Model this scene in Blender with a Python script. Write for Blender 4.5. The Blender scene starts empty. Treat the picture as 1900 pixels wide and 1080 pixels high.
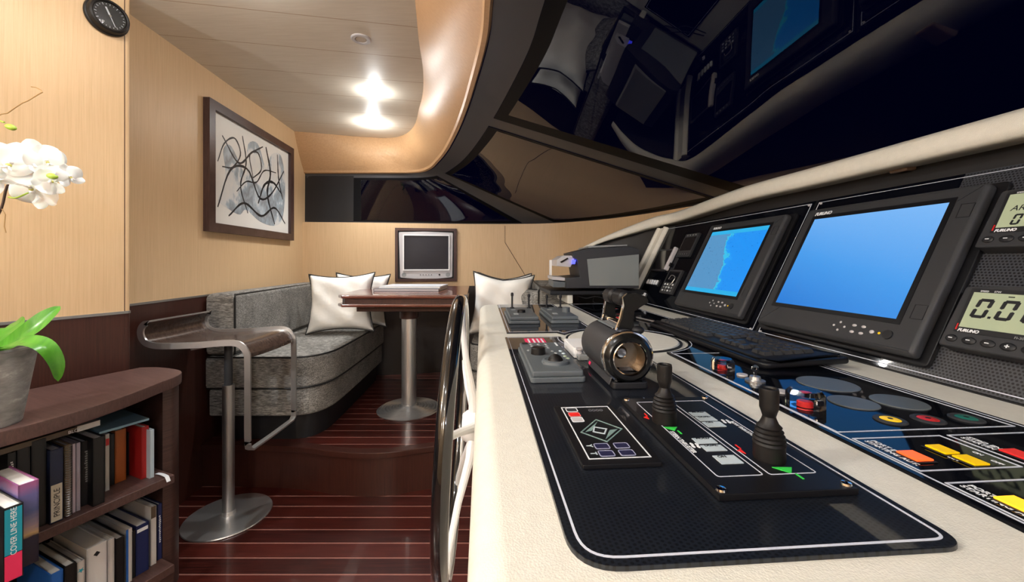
import bpy, bmesh, math, random
from mathutils import Vector, Matrix, Euler
C = bpy.context.scene.collection
S = bpy.context.scene
random.seed(7)

# ---------------------------------------------------------------- camera
F = 739.0; CX = 950.0; HY = 485.0; EYE = 1.22
cam = bpy.data.objects.new('camera', bpy.data.cameras.new('camera'))
C.objects.link(cam); S.camera = cam
cam.location = (0, 0, EYE); cam.rotation_euler = (math.pi/2, 0, 0)
cam.data.sensor_width = 36; cam.data.lens = F/1900*36
cam.data.shift_y = (HY-540)/1900
cam.data.clip_start = .02
# ---------------------------------------------------------------- world (night sky over the sea)
W = bpy.data.worlds.new('night'); S.world = W; W.use_nodes = True
W.node_tree.nodes['Background'].inputs[0].default_value = (.05, .09, 1, 1)
W.node_tree.nodes['Background'].inputs[1].default_value = .0032
# ---------------------------------------------------------------- lamps in the ceiling
CEIL = 2.28
LAMPS = [(-.858, 2.487, 1), (-1.065, 3.05, 1), (-.719, 1.897, 0), (-.98, 1.40, 1), (-.62, .92, 1), (-1.30, 1.15, 1),
         (-.60, -.35, 1), (-1.6, 0.0, 1), (-.62, -1.1, 1), (-1.35, 1.95, 0)]
POWER = 10.5
for i, (x, y, on) in enumerate(LAMPS):
    if not on: continue
    for kind, e, z in (('POINT', .07 if i == 0 else .11 if i == 1 else .10 if i == 3 else .3, .055), ('SPOT', 1.0, .036)):
        ld = bpy.data.lights.new('downlight_beam', kind); ld.energy = POWER*e*{0: 1.5, 1: 1.9, 3: .95, 4: .55, 5: .32, 6: .5, 7: .7, 8: .6}[i]
        ld.shadow_soft_size = .022; ld.color = (.96, .985, 1.0)
        if kind == 'SPOT': ld.spot_size = math.radians(106 if i in (0, 3) else 125 if i == 1 else 150); ld.spot_blend = .8
        lo = bpy.data.objects.new('downlight_beam', ld); C.objects.link(lo); lo.location = (x, y, CEIL-z)
# fill lamps added out of view behind the camera, to brighten ceiling and console
FILL_LAMPS = [(-1.7, -1.52, .5, 0, 'left one of three'), (-.5, -1.52, 1.3, 0, 'middle one of three'), (.75, -1.52, 2.0, 0, 'right one of three'), (-2.14, -.25, 2.6, 1, 'single one on the near left wall')]
for (x, y, e, sd, wh) in FILL_LAMPS:
    ld = bpy.data.lights.new('added_fill_glow', 'POINT'); ld.energy = 15*e; ld.shadow_soft_size = .05
    ld.color = (.96, .985, 1.0); lo = bpy.data.objects.new('added_fill_glow', ld); C.objects.link(lo); lo.location = (x, y, 1.92)
# ---------------------------------------------------------------- view
S.view_settings.view_transform = 'Standard'; S.view_settings.look = 'None'
S.view_settings.exposure = 1.13; S.view_settings.gamma = 1; S.view_settings.use_curve_mapping = False

# ---------------------------------------------------------------- pixel to place helpers
def ray(px, py): return Vector(((px-CX)/F, 1, (HY-py)/F))
def PZ(px, py, z):
    r = ray(px, py); t = (z-EYE)/r.z; return Vector((r.x*t, t, z))
def PY(px, py, y):
    r = ray(px, py); return Vector((r.x*y, y, EYE+r.z*y))
def PL(px, py, p0, n):
    r = ray(px, py); c = Vector((0, 0, EYE)); t = (Vector(p0)-c).dot(n)/r.dot(n); return c+r*t

# ---------------------------------------------------------------- materials
def mat(name, col, rough=.5, metal=0, spec=.5, coat=0, emit=None, es=1, trans=0, ior=1.45, bump=None, nodes=None):
    m = bpy.data.materials.new(name); m.use_nodes = True; nt = m.node_tree; b = nt.nodes['Principled BSDF']
    b.inputs['Base Color'].default_value = (*col, 1); b.inputs['Roughness'].default_value = rough
    b.inputs['Metallic'].default_value = metal; b.inputs['Specular IOR Level'].default_value = spec
    b.inputs['Coat Weight'].default_value = coat; b.inputs['Coat Roughness'].default_value = .02
    b.inputs['Transmission Weight'].default_value = trans; b.inputs['IOR'].default_value = ior
    if emit: b.inputs['Emission Color'].default_value = (*emit, 1); b.inputs['Emission Strength'].default_value = es*.66
    if nodes: nodes(nt, b)
    return m
def coords(nt, scale, kind='Object', rot=(0, 0, 0)):
    t = nt.nodes.new('ShaderNodeTexCoord'); mp = nt.nodes.new('ShaderNodeMapping')
    mp.inputs['Scale'].default_value = scale; mp.inputs['Rotation'].default_value = rot
    nt.links.new(t.outputs[kind], mp.inputs[0]); return mp.outputs[0]
def noise(nt, vec, scale=1, detail=4, rough=.6):
    n = nt.nodes.new('ShaderNodeTexNoise'); n.inputs['Scale'].default_value = scale
    n.inputs['Detail'].default_value = detail; n.inputs['Roughness'].default_value = rough
    nt.links.new(vec, n.inputs['Vector']); return n.outputs['Fac']
def ramp(nt, fac, stops, interp='LINEAR'):
    r = nt.nodes.new('ShaderNodeValToRGB'); r.color_ramp.interpolation = interp
    e = r.color_ramp.elements
    while len(e) > len(stops): e.remove(e[-1])
    while len(e) < len(stops): e.new(.5)
    for k, (p, c) in enumerate(stops): e[k].position = p; e[k].color = (*c, 1)
    nt.links.new(fac, r.inputs[0]); return r.outputs[0]
def bumpn(nt, b, h, dist=.001, st=.5):
    n = nt.nodes.new('ShaderNodeBump'); n.inputs['Distance'].default_value = dist; n.inputs['Strength'].default_value = st
    nt.links.new(h, n.inputs['Height']); nt.links.new(n.outputs[0], b.inputs['Normal'])
def mth(nt, op, a, b=None, c=None):
    n = nt.nodes.new('ShaderNodeMath'); n.operation = op
    for k, v in enumerate((a, b, c)):
        if v is None: continue
        if isinstance(v, (int, float)): n.inputs[k].default_value = v
        else: nt.links.new(v, n.inputs[k])
    return n.outputs[0]
def wood(scale, stops, bd=.0004):
    def f(nt, b):
        n = noise(nt, coords(nt, scale), 1, 5, .65)
        nt.links.new(ramp(nt, n, stops), b.inputs['Base Color']); bumpn(nt, b, n, bd, .5)
    return f
M = {}
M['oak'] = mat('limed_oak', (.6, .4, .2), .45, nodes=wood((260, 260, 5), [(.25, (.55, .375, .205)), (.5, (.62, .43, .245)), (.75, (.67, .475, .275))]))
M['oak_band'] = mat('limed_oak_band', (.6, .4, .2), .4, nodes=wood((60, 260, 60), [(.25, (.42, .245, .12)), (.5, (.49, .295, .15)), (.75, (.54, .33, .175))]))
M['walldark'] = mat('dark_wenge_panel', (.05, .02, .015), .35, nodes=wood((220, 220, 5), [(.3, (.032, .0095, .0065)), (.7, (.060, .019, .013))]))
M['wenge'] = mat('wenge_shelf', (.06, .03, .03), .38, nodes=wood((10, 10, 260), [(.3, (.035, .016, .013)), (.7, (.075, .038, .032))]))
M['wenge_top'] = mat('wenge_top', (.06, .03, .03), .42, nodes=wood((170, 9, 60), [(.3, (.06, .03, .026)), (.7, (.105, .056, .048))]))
M['mahogany'] = mat('mahogany_gloss', (.12, .03, .02), .25, coat=.6, nodes=wood((6, 120, 120), [(.3, (.07, .016, .010)), (.7, (.19, .055, .034))]))
def planks(nt, b):
    tc = nt.nodes.new('ShaderNodeTexCoord'); sp = nt.nodes.new('ShaderNodeSeparateXYZ'); nt.links.new(tc.outputs['Object'], sp.inputs[0])
    v = mth(nt, 'DIVIDE', mth(nt, 'ADD', sp.outputs['Y'], .009), .0865)
    fr = mth(nt, 'FRACT', v); fl = mth(nt, 'FLOOR', v)
    seam = mth(nt, 'LESS_THAN', fr, .075)
    wn = nt.nodes.new('ShaderNodeTexWhiteNoise'); wn.noise_dimensions = '1D'; nt.links.new(fl, wn.inputs['W'])
    n = noise(nt, coords(nt, (5, 130, 1)), 1, 5, .65)
    g = ramp(nt, mth(nt, 'ADD', mth(nt, 'MULTIPLY', n, .75), mth(nt, 'MULTIPLY', wn.outputs[0], .25)), [(.3, (.022, .0035, .0025)), (.75, (.088, .015, .010))])
    mx = nt.nodes.new('ShaderNodeMix'); mx.data_type = 'RGBA'; nt.links.new(seam, mx.inputs[0]); nt.links.new(g, mx.inputs[6])
    mx.inputs[7].default_value = (.27, .115, .09, 1); nt.links.new(mx.outputs[2], b.inputs['Base Color'])
    bumpn(nt, b, mth(nt, 'MULTIPLY', seam, -1), .001, .4)
M['planks'] = mat('mahogany_planks', (.1, .02, .02), .28, coat=.35, nodes=planks)
def ceilf(nt, b):
    tc = nt.nodes.new('ShaderNodeTexCoord'); sp = nt.nodes.new('ShaderNodeSeparateXYZ'); nt.links.new(tc.outputs['Object'], sp.inputs[0])
    v = mth(nt, 'DIVIDE', mth(nt, 'ADD', mth(nt, 'MULTIPLY', sp.outputs['X'], -.19), sp.outputs['Y']), .29)
    seam = mth(nt, 'LESS_THAN', mth(nt, 'FRACT', mth(nt, 'ADD', v, .507)), .016)
    n = noise(nt, coords(nt, (8, 160, 1)), 1, 4)
    g = ramp(nt, n, [(.3, (.62, .56, .46)), (.7, (.70, .64, .54))])
    mx = nt.nodes.new('ShaderNodeMix'); mx.data_type = 'RGBA'; nt.links.new(seam, mx.inputs[0]); nt.links.new(g, mx.inputs[6])
    mx.inputs[7].default_value = (.42, .30, .20, 1); nt.links.new(mx.outputs[2], b.inputs['Base Color'])
M['ceiling'] = mat('cream_boards', (.7, .65, .55), .5, nodes=ceilf)
def tweed(nt, b):
    v = coords(nt, (330, 330, 330)); n1 = noise(nt, coords(nt, (30, 300, 220)), 1, 3, .7); n2 = noise(nt, coords(nt, (45, 45, 330)), 1, 3, .7)
    n3 = noise(nt, coords(nt, (7, 7, 7)), 1, 2)
    s = mth(nt, 'ADD', mth(nt, 'MULTIPLY', n1, .5), mth(nt, 'ADD', mth(nt, 'MULTIPLY', n2, .38), mth(nt, 'MULTIPLY', n3, .12)))
    nt.links.new(ramp(nt, s, [(.36, (.055, .052, .048)), (.47, (.155, .147, .134)), (.58, (.36, .345, .315)), (.66, (.50, .48, .44))]), b.inputs['Base Color'])
    bumpn(nt, b, s, .002, .5)
M['tweed'] = mat('grey_tweed', (.3, .3, .28), .9, spec=.15, nodes=tweed)
def cloth(col):
    def f(nt, b):
        n = noise(nt, coords(nt, (7, 7, 7)), 1, 3, .5); bumpn(nt, b, n, .03, .35)
    return f
M['pillow'] = mat('ivory_cotton', (.86, .84, .79), .75, spec=.2, nodes=cloth(0))
M['piping'] = mat('black_piping', (.012, .011, .010), .5)
def leather(nt, b):
    vv = nt.nodes.new('ShaderNodeTexVoronoi'); vv.inputs['Scale'].default_value = 560; nt.links.new(coords(nt, (1, 1, 1)), vv.inputs['Vector'])
    n = noise(nt, coords(nt, (60, 60, 60)), 1, 3)
    nt.links.new(ramp(nt, n, [(.3, (.71, .69, .61)), (.7, (.76, .74, .66))]), b.inputs['Base Color'])
    bumpn(nt, b, vv.outputs['Distance'], .0007, .35)
M['cream'] = mat('cream_leather', (.7, .65, .55), .42, nodes=leather)
def carbon(s, a, bcol):
    def f(nt, b):
        tc = nt.nodes.new('ShaderNodeTexCoord'); sp = nt.nodes.new('ShaderNodeSeparateXYZ'); nt.links.new(tc.outputs['Object'], sp.inputs[0])
        u = mth(nt, 'MULTIPLY', sp.outputs['X'], s); v = mth(nt, 'MULTIPLY', sp.outputs['Y'], s)
        ud = mth(nt, 'ADD', u, mth(nt, 'MULTIPLY', mth(nt, 'FLOOR', v), .5))
        du = mth(nt, 'SUBTRACT', mth(nt, 'FRACT', ud), .5); dv = mth(nt, 'SUBTRACT', mth(nt, 'FRACT', v), .5)
        d = mth(nt, 'SQRT', mth(nt, 'ADD', mth(nt, 'MULTIPLY', du, du), mth(nt, 'MULTIPLY', dv, dv)))
        nt.links.new(ramp(nt, d, [(.27, a), (.36, bcol)]), b.inputs['Base Color'])
    return f
M['carbon'] = mat('blue_black_carbon', (.006, .008, .016), .5, spec=.2, coat=.8, nodes=carbon(210, (.0025, .003, .005), (.0085, .011, .017)))
M['perf'] = mat('grey_dotted_laminate', (.02, .022, .026), .3, coat=.6, nodes=carbon(170, (.004, .004, .005), (.050, .053, .062)))
M['glossblack'] = mat('gloss_black_acrylic', (.003, .0035, .006), .05, ior=1.22)
M['black'] = mat('black_plastic', (.006, .006, .0075), .38, spec=.35)
M['bezel'] = mat('charcoal_plastic', (.033, .034, .038), .45, spec=.35)
M['rubber'] = mat('black_rubber', (.008, .0065, .006), .45, spec=.35)
M['chrome'] = mat('chrome', (.82, .82, .83), .06, metal=1)
M['steel'] = mat('brushed_steel', (.66, .65, .64), .33, metal=.9)
M['alu'] = mat('satin_aluminium', (.42, .42, .42), .42, metal=1)
M['greyp'] = mat('blue_grey_plastic', (.10, .115, .125), .42)
M['greyl'] = mat('light_grey_plastic', (.27, .28, .28), .45)
M['printgrey'] = mat('printer_side_grey', (.21, .23, .23), .42)
M['silverp'] = mat('silver_plastic', (.52, .50, .51), .38)
M['white'] = mat('white_plastic', (.85, .85, .85), .35)
M['line'] = mat('pinstripe_white', (.62, .65, .74), .4)
M['label'] = mat('label_white', (.80, .82, .85), .5)
M['tag'] = mat('pale_grey_key', (.50, .58, .62), .4)
M['ink'] = mat('ink_black', (.01, .01, .012), .5)
M['red'] = mat('red_enamel', (.6, .02, .02), .35); M['green'] = mat('green_print', (.04, .55, .07), .4, emit=(.05, 1, .1), es=.03)
M['redp'] = mat('red_print', (.7, .02, .015), .4, emit=(1, .02, .02), es=.10)
M['yel'] = mat('yellow_key', (.80, .50, .0), .35, emit=(1, .6, .0), es=.18)
M['orange_lit'] = mat('lit_orange_key', (.9, .1, .02), .35, emit=(1, .10, .015), es=.75)
M['amber_lit'] = mat('lit_amber_key', (1, .5, .02), .35, emit=(1, .42, .02), es=.8)
M['greend'] = mat('green_button', (.01, .16, .12), .35); M['pink'] = mat('pink_label', (.80, .03, .12), .45)
M['darkglass'] = mat('dark_screen_glass', (.008, .008, .011), .06, coat=.5)
M['tvglass'] = mat('tv_tube_glass', (.022, .020, .026), .45, spec=.3)
M['clear'] = mat('clear_acrylic', (.97, .98, 1), .03, trans=1, ior=1.18)
M['bluelit'] = mat('blue_indicator', (.05, .05, 1), .4, emit=(.05, .06, 1), es=2.2)
def screen(nt, b):
    tc = nt.nodes.new('ShaderNodeTexCoord'); sp = nt.nodes.new('ShaderNodeSeparateXYZ'); nt.links.new(tc.outputs['Generated'], sp.inputs[0])
    f = mth(nt, 'ADD', mth(nt, 'MULTIPLY', sp.outputs['Y'], .75), mth(nt, 'MULTIPLY', sp.outputs['X'], .25))
    nt.links.new(ramp(nt, f, [(0, (.010, .135, .47)), (.45, (.045, .23, .57)), (1, (.145, .34, .64))]), b.inputs['Emission Color'])
M['screen'] = mat('blue_display', (.01, .01, .02), .15, emit=(.1, .4, .9), es=1.0, nodes=screen)
def chart(nt, b):
    tc = nt.nodes.new('ShaderNodeTexCoord'); sp = nt.nodes.new('ShaderNodeSeparateXYZ'); nt.links.new(tc.outputs['Generated'], sp.inputs[0])
    n = noise(nt, coords(nt, (3.2, 3.2, 3.2), 'Generated'), 1, 6, .62)
    n2 = noise(nt, coords(nt, (34, 34, 34), 'Generated'), 1, 2, .6)
    x = mth(nt, 'ADD', sp.outputs['X'], mth(nt, 'MULTIPLY', sp.outputs['Y'], .10))
    v = mth(nt, 'ADD', x, mth(nt, 'MULTIPLY', n, .75))
    land = ramp(nt, v, [(0, (.07, .225, .42)), (.895, (.09, .25, .43)), (.90, (.03, .40, .62)), (.95, (.012, .24, .70)), (1, (.01, .22, .69))], 'CONSTANT')
    sp2 = ramp(nt, n2, [(0, (1, 1, 1)), (.66, (1, 1, 1)), (.68, (.35, .45, .55))], 'CONSTANT')
    mx = nt.nodes.new('ShaderNodeMix'); mx.data_type = 'RGBA'; mx.blend_type = 'MULTIPLY'; mx.inputs[0].default_value = 1
    nt.links.new(land, mx.inputs[6]); nt.links.new(sp2, mx.inputs[7])
    bar = mth(nt, 'LESS_THAN', mth(nt, 'ABSOLUTE', mth(nt, 'SUBTRACT', sp.outputs['Y'], .5)), .435)
    mx2 = nt.nodes.new('ShaderNodeMix'); mx2.data_type = 'RGBA'; nt.links.new(bar, mx2.inputs[0]); mx2.inputs[6].default_value = (.02, .33, .60, 1)
    nt.links.new(mx.outputs[2], mx2.inputs[7]); nt.links.new(mx2.outputs[2], b.inputs['Emission Color'])
M['chart'] = mat('chart_display', (.01, .01, .02), .15, emit=(.1, .4, .9), es=.92, nodes=chart)
M['lcd'] = mat('green_lcd', (.28, .32, .21), .3, emit=(.45, .5, .33), es=.22)
M['frame'] = mat('grey_window_frame', (.055, .055, .060), .35)
M['frit'] = mat('black_glass_border', (.002, .002, .003), .5, spec=.15)
M['lens'] = mat('lit_lamp_lens', (1, 1, 1), .4, emit=(1, .93, .82), es=25)
M['lensoff'] = mat('lamp_lens', (.55, .5, .45), .2)
M['petal'] = mat('white_petal', (.88, .88, .84), .55)
M['petal'].node_tree.nodes['Principled BSDF'].inputs['Subsurface Weight'].default_value = .15
M['leaf'] = mat('orchid_leaf', (.08, .30, .02), .3, nodes=wood((60, 8, 8), [(.3, (.04, .19, .012)), (.7, (.10, .32, .03))]))
M['stem'] = mat('brown_stem', (.045, .02, .012), .45); M['greenstem'] = mat('green_bud', (.35, .50, .06), .4); M['twig'] = mat('dry_twig', (.35, .2, .07), .6)
M['pot'] = mat('weathered_zinc', (.3, .3, .3), .55, metal=.35, nodes=wood((18, 18, 40), [(.35, (.20, .205, .20)), (.6, (.34, .34, .33)), (.72, (.62, .62, .62))]))
M['paper'] = mat('paper', (.8, .79, .75), .6)
M['soil'] = mat('bark_chips', (.05, .03, .02), .9)
M['seatwood'] = mat('dark_veneer', (.05, .032, .024), .24, coat=.3, nodes=wood((6, 90, 60), [(.3, (.04, .023, .017)), (.7, (.085, .055, .042))]))
def glass(nt, b):
    nt.nodes.remove(b); out = nt.nodes['Material Output']
    tr = nt.nodes.new('ShaderNodeBsdfTransparent'); tr.inputs[0].default_value = (.72, .75, .85, 1)
    gl = nt.nodes.new('ShaderNodeBsdfGlossy'); gl.inputs['Roughness'].default_value = 0; gl.inputs[0].default_value = (1, 1, 1, 1)
    fr = nt.nodes.new('ShaderNodeFresnel'); fr.inputs[0].default_value = 1.5; mx = nt.nodes.new('ShaderNodeMixShader')
    ge = nt.nodes.new('ShaderNodeNewGeometry'); fac = mth(nt, 'MULTIPLY', fr.outputs[0], mth(nt, 'SUBTRACT', 1, ge.outputs['Backfacing']))
    nt.links.new(fac, mx.inputs[0]); nt.links.new(tr.outputs[0], mx.inputs[1]); nt.links.new(gl.outputs[0], mx.inputs[2])
    nt.links.new(mx.outputs[0], out.inputs['Surface'])
M['pane'] = mat('tinted_window_glass', (0, 0, 0), nodes=glass)
def flat(name, col, rough=.5, **k):
    if name not in M: M[name] = mat(name, col, rough, **k)
    return M[name]

# ---------------------------------------------------------------- mesh builder
class MB:
    def __init__(s): s.bm = bmesh.new(); s.m = []
    def mi(s, m):
        if m not in s.m: s.m.append(m)
        return s.m.index(m)
    def add(s, tb, m, T=None):
        if T is not None: tb.transform(T)
        k = s.mi(m); vm = {}
        for v in tb.verts: vm[v] = s.bm.verts.new(v.co)
        for f in tb.faces:
            try:
                nf = s.bm.faces.new([vm[v] for v in f.verts]); nf.material_index = k; nf.smooth = True
            except ValueError: pass
        tb.free(); return s
    def box(s, sz, c, m, bev=0, seg=2, T=None, rot=None):
        tb = bmesh.new(); bmesh.ops.create_cube(tb, size=1); bmesh.ops.scale(tb, vec=sz, verts=tb.verts)
        if bev: bmesh.ops.bevel(tb, geom=tb.edges[:], offset=bev, segments=seg, affect='EDGES', profile=.5)
        if rot: tb.transform(Euler(rot).to_matrix().to_4x4())
        tb.transform(Matrix.Translation(c)); return s.add(tb, m, T)
    def prism(s, poly, z0, z1, m, bev=0, seg=2, T=None, only=None):
        tb = bmesh.new(); lo = [tb.verts.new((p[0], p[1], z0)) for p in poly]; hi = [tb.verts.new((p[0], p[1], z1)) for p in poly]
        n = len(poly); a = tb.faces.new(lo[::-1]); b = tb.faces.new(hi)
        for i in range(n): tb.faces.new((lo[i], lo[(i+1) % n], hi[(i+1) % n], hi[i]))
        bmesh.ops.recalc_face_normals(tb, faces=tb.faces)
        if bev:
            ed = set()
            if only != 'bottom': ed |= set(b.edges)
            if only != 'top': ed |= set(a.edges)
            bmesh.ops.bevel(tb, geom=list(ed), offset=bev, segments=seg, affect='EDGES', profile=.5)
        return s.add(tb, m, T)
    def lathe(s, prof, m, seg=32, T=None, cap=True):
        tb = bmesh.new(); rings = []
        for r, z in prof:
            if r < 1e-6: rings.append([tb.verts.new((0, 0, z))])
            else: rings.append([tb.verts.new((r*math.cos(2*math.pi*k/seg), r*math.sin(2*math.pi*k/seg), z)) for k in range(seg)])
        for a, b in zip(rings, rings[1:]):
            for k in range(seg):
                q = [a[k % len(a)], a[(k+1) % len(a)], b[(k+1) % len(b)], b[k % len(b)]]
                u = []
                for v in q:
                    if v not in u: u.append(v)
                if len(u) > 2: tb.faces.new(u)
        if cap:
            for R in (rings[0], rings[-1]):
                if len(R) > 2: tb.faces.new(R)
        bmesh.ops.recalc_face_normals(tb, faces=tb.faces); return s.add(tb, m, T)
    def cyl(s, r, h, c, m, seg=24, bev=0, T=None, r2=None, axis='Z'):
        r2 = r if r2 is None else r2
        p = [(r, 0), (r2, h)] if not bev else [(r-bev, 0), (r, bev), (r2, h-bev), (r2-bev, h)]
        R = {'Z': Matrix(), 'X': Matrix.Rotation(math.pi/2, 4, 'Y'), 'Y': Matrix.Rotation(-math.pi/2, 4, 'X')}[axis]
        A = Matrix.Translation(c) @ R
        return s.lathe(p, m, seg, A if T is None else T @ A)
    def tube(s, path, r, m, seg=8, closed=False, T=None, flatz=1):
        P = [Vector(p) for p in path]; n = len(P); tb = bmesh.new(); rings = []; up = None
        for i in range(n):
            if closed: d = P[(i+1) % n]-P[i-1]
            else: d = P[min(i+1, n-1)]-P[max(i-1, 0)]
            d.normalize()
            if up is None: up = Vector((0, 0, 1)) if abs(d.z) < .9 else Vector((1, 0, 0))
            x = up.cross(d).normalized(); y = d.cross(x).normalized(); up = y
            rr = r[i] if isinstance(r, (list, tuple)) else r
            rings.append([tb.verts.new(P[i]+x*rr*math.cos(2*math.pi*k/seg)+y*rr*flatz*math.sin(2*math.pi*k/seg)) for k in range(seg)])
        rng = range(n) if closed else range(n-1)
        for i in rng:
            a, b = rings[i], rings[(i+1) % n]
            for k in range(seg): tb.faces.new((a[k], a[(k+1) % seg], b[(k+1) % seg], b[k]))
        if not closed: tb.faces.new(rings[0][::-1]); tb.faces.new(rings[-1])
        return s.add(tb, m, T)
    def ball(s, r, c, m, sc=(1, 1, 1), u=16, v=10, T=None, rot=None):
        tb = bmesh.new(); bmesh.ops.create_uvsphere(tb, u_segments=u, v_segments=v, radius=r)
        bmesh.ops.scale(tb, vec=sc, verts=tb.verts)
        if rot: tb.transform(Euler(rot).to_matrix().to_4x4())
        tb.transform(Matrix.Translation(c)); return s.add(tb, m, T)
    def grid(s, fn, nu, nv, m, T=None, thick=0, closed_u=False):
        tb = bmesh.new(); V = [[tb.verts.new(fn(i/nu, j/nv)) for j in range(nv+1)] for i in range(nu+1)]
        for i in range(nu):
            for j in range(nv): tb.faces.new((V[i][j], V[i+1][j], V[i+1][j+1], V[i][j+1]))
        if thick:
            bmesh.ops.solidify(tb, geom=tb.faces[:], thickness=thick); bmesh.ops.recalc_face_normals(tb, faces=tb.faces)
        return s.add(tb, m, T)
    def ring(s, outer, w, z0, z1, m, T=None):
        """a line of width w following a closed polygon"""
        inn = inset(outer, w); tb = bmesh.new(); n = len(outer)
        a = [tb.verts.new((p[0], p[1], z0)) for p in outer]; b = [tb.verts.new((p[0], p[1], z0)) for p in inn]
        c = [tb.verts.new((p[0], p[1], z1)) for p in outer]; d = [tb.verts.new((p[0], p[1], z1)) for p in inn]
        for i in range(n):
            j = (i+1) % n
            for q in ((a[i], a[j], c[j], c[i]), (b[j], b[i], d[i], d[j]), (c[i], c[j], d[j], d[i]), (a[j], a[i], b[i], b[j])): tb.faces.new(q)
        bmesh.ops.recalc_face_normals(tb, faces=tb.faces); return s.add(tb, m, T)
    def obj(s, name, parent=None, mw=None, angle=35, weld=True):
        if weld: bmesh.ops.remove_doubles(s.bm, verts=s.bm.verts, dist=1e-6)
        me = bpy.data.meshes.new(name); s.bm.to_mesh(me); s.bm.free()
        for m in s.m: me.materials.append(m)
        me.set_sharp_from_angle(angle=math.radians(angle))
        o = bpy.data.objects.new(name, me); C.objects.link(o)
        if parent is not None: o.parent = parent
        if mw is not None: o.matrix_world = mw
        w = o.modifiers.new('even_normals', 'WEIGHTED_NORMAL'); w.keep_sharp = True; w.weight = 90
        return o
def inset(poly, w):
    n = len(poly); A = sum(poly[i][0]*poly[(i+1) % n][1]-poly[(i+1) % n][0]*poly[i][1] for i in range(n)); sg = 1 if A > 0 else -1
    out = []
    for i in range(n):
        p0, p1, p2 = Vector(poly[i-1][:2]), Vector(poly[i][:2]), Vector(poly[(i+1) % n][:2])
        d1 = (p1-p0).normalized(); d2 = (p2-p1).normalized()
        n1 = Vector((-d1.y, d1.x))*sg; n2 = Vector((-d2.y, d2.x))*sg; b = n1+n2
        if b.length < 1e-6: b = n1
        b.normalize(); k = w/max(.3, b.dot(n1)); out.append((p1.x+b.x*k, p1.y+b.y*k))
    return out
def roundpoly(poly, r, seg=5):
    out = []; n = len(poly)
    for i in range(n):
        p0, p1, p2 = Vector(poly[i-1][:2]), Vector(poly[i][:2]), Vector(poly[(i+1) % n][:2])
        rr = r[i] if isinstance(r, (list, tuple)) else r
        rr = min(rr, (p0-p1).length*.49, (p2-p1).length*.49)
        a = p1+(p0-p1).normalized()*rr; b = p1+(p2-p1).normalized()*rr
        for k in range(seg+1):
            t = k/seg; q = a*(1-t)**2+p1*2*t*(1-t)+b*t*t; out.append((q.x, q.y))
    return out
def rect(x0, y0, x1, y1): return [(x0, y0), (x1, y0), (x1, y1), (x0, y1)]
def spline(pts, n):
    P = [Vector(p) for p in pts]; P = [P[0]*2-P[1]]+P+[P[-1]*2-P[-2]]; out = []; m = len(P)-3
    for k in range(n+1):
        t = k/n*m; i = min(int(t), m-1); t -= i; a, b, c, d = P[i:i+4]
        out.append(.5*((2*b)+(c-a)*t+(2*a-5*b+4*c-d)*t*t+(3*b-a-3*c+d)*t**3))
    return out
def thing(name, label, cat, mw=None, loc=None, rz=0, group=None):
    o = bpy.data.objects.new(name, None); C.objects.link(o); o.empty_display_size = .05
    if mw is not None: o.matrix_world = mw
    elif loc is not None: o.matrix_world = Matrix.Translation(loc) @ Matrix.Rotation(rz, 4, 'Z')
    return tag(o, label, cat, group)
def tag(o, label, cat, group=None):
    o['label'] = label; o['category'] = cat
    if group: o['group'] = group
    return o
def struct(o): o['kind'] = 'structure'; return o
def text(name, s, size, T, m, parent, ext=.0002, shear=0, align='LEFT', bold=0):
    cu = bpy.data.curves.new(name, 'FONT'); cu.body = s; cu.size = size; cu.extrude = ext; cu.shear = shear; cu.align_x = align; cu.offset = bold
    t = bpy.data.objects.new('tmp', cu); C.objects.link(t); bpy.context.view_layer.update()
    me = bpy.data.meshes.new_from_object(t.evaluated_get(bpy.context.evaluated_depsgraph_get()))
    bpy.data.objects.remove(t); bpy.data.curves.remove(cu)
    me.materials.clear(); me.materials.append(m)
    me.transform(T)
    o = bpy.data.objects.new(name, me); C.objects.link(o); o.parent = parent
    return o
def TT(x, y, z=0): return Matrix.Translation((x, y, z))
def frame(o, x, y, z):
    m = Matrix.Identity(4)
    for k, v in enumerate((x, y, z)): m.col[k][:3] = v
    m.col[3][:3] = o; return m

# ================================================================ CONSOLE FRAMES
CT = .99; thc = math.atan(.075)
hx = Vector((math.sin(thc), -math.cos(thc), 0)); hy = Vector((math.cos(thc), math.sin(thc), 0)); hz = Vector((0, 0, 1))
HM = frame(Vector((0, 0, CT)), hx, hy, hz); HI = HM.inverted()
def hp(px, py, h=0):
    p = HI @ PZ(px, py, CT+h); return (p.x, p.y)
ka = math.atan(.5); iv = (hy*math.sin(ka)+hz*math.cos(ka)).normalized(); iz = hx.cross(iv).normalized()
IM = frame(HM @ Vector((0, .853, 0)), hx, iv, iz); II = IM.inverted()
def ip(px, py, off=0):
    p = II @ PL(px, py, IM.translation+iz*off, iz); return (p.x, p.y)
def H(a, b, h=0, rz=0): return HM @ TT(a, b, h) @ Matrix.Rotation(rz, 4, 'Z')
def I(a, b, h=0): return IM @ TT(a, b, h)

# ================================================================ THE SETTING
def lwx(y): return -1.64-.088*(y-1.72)              # inboard face of the left wall
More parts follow.
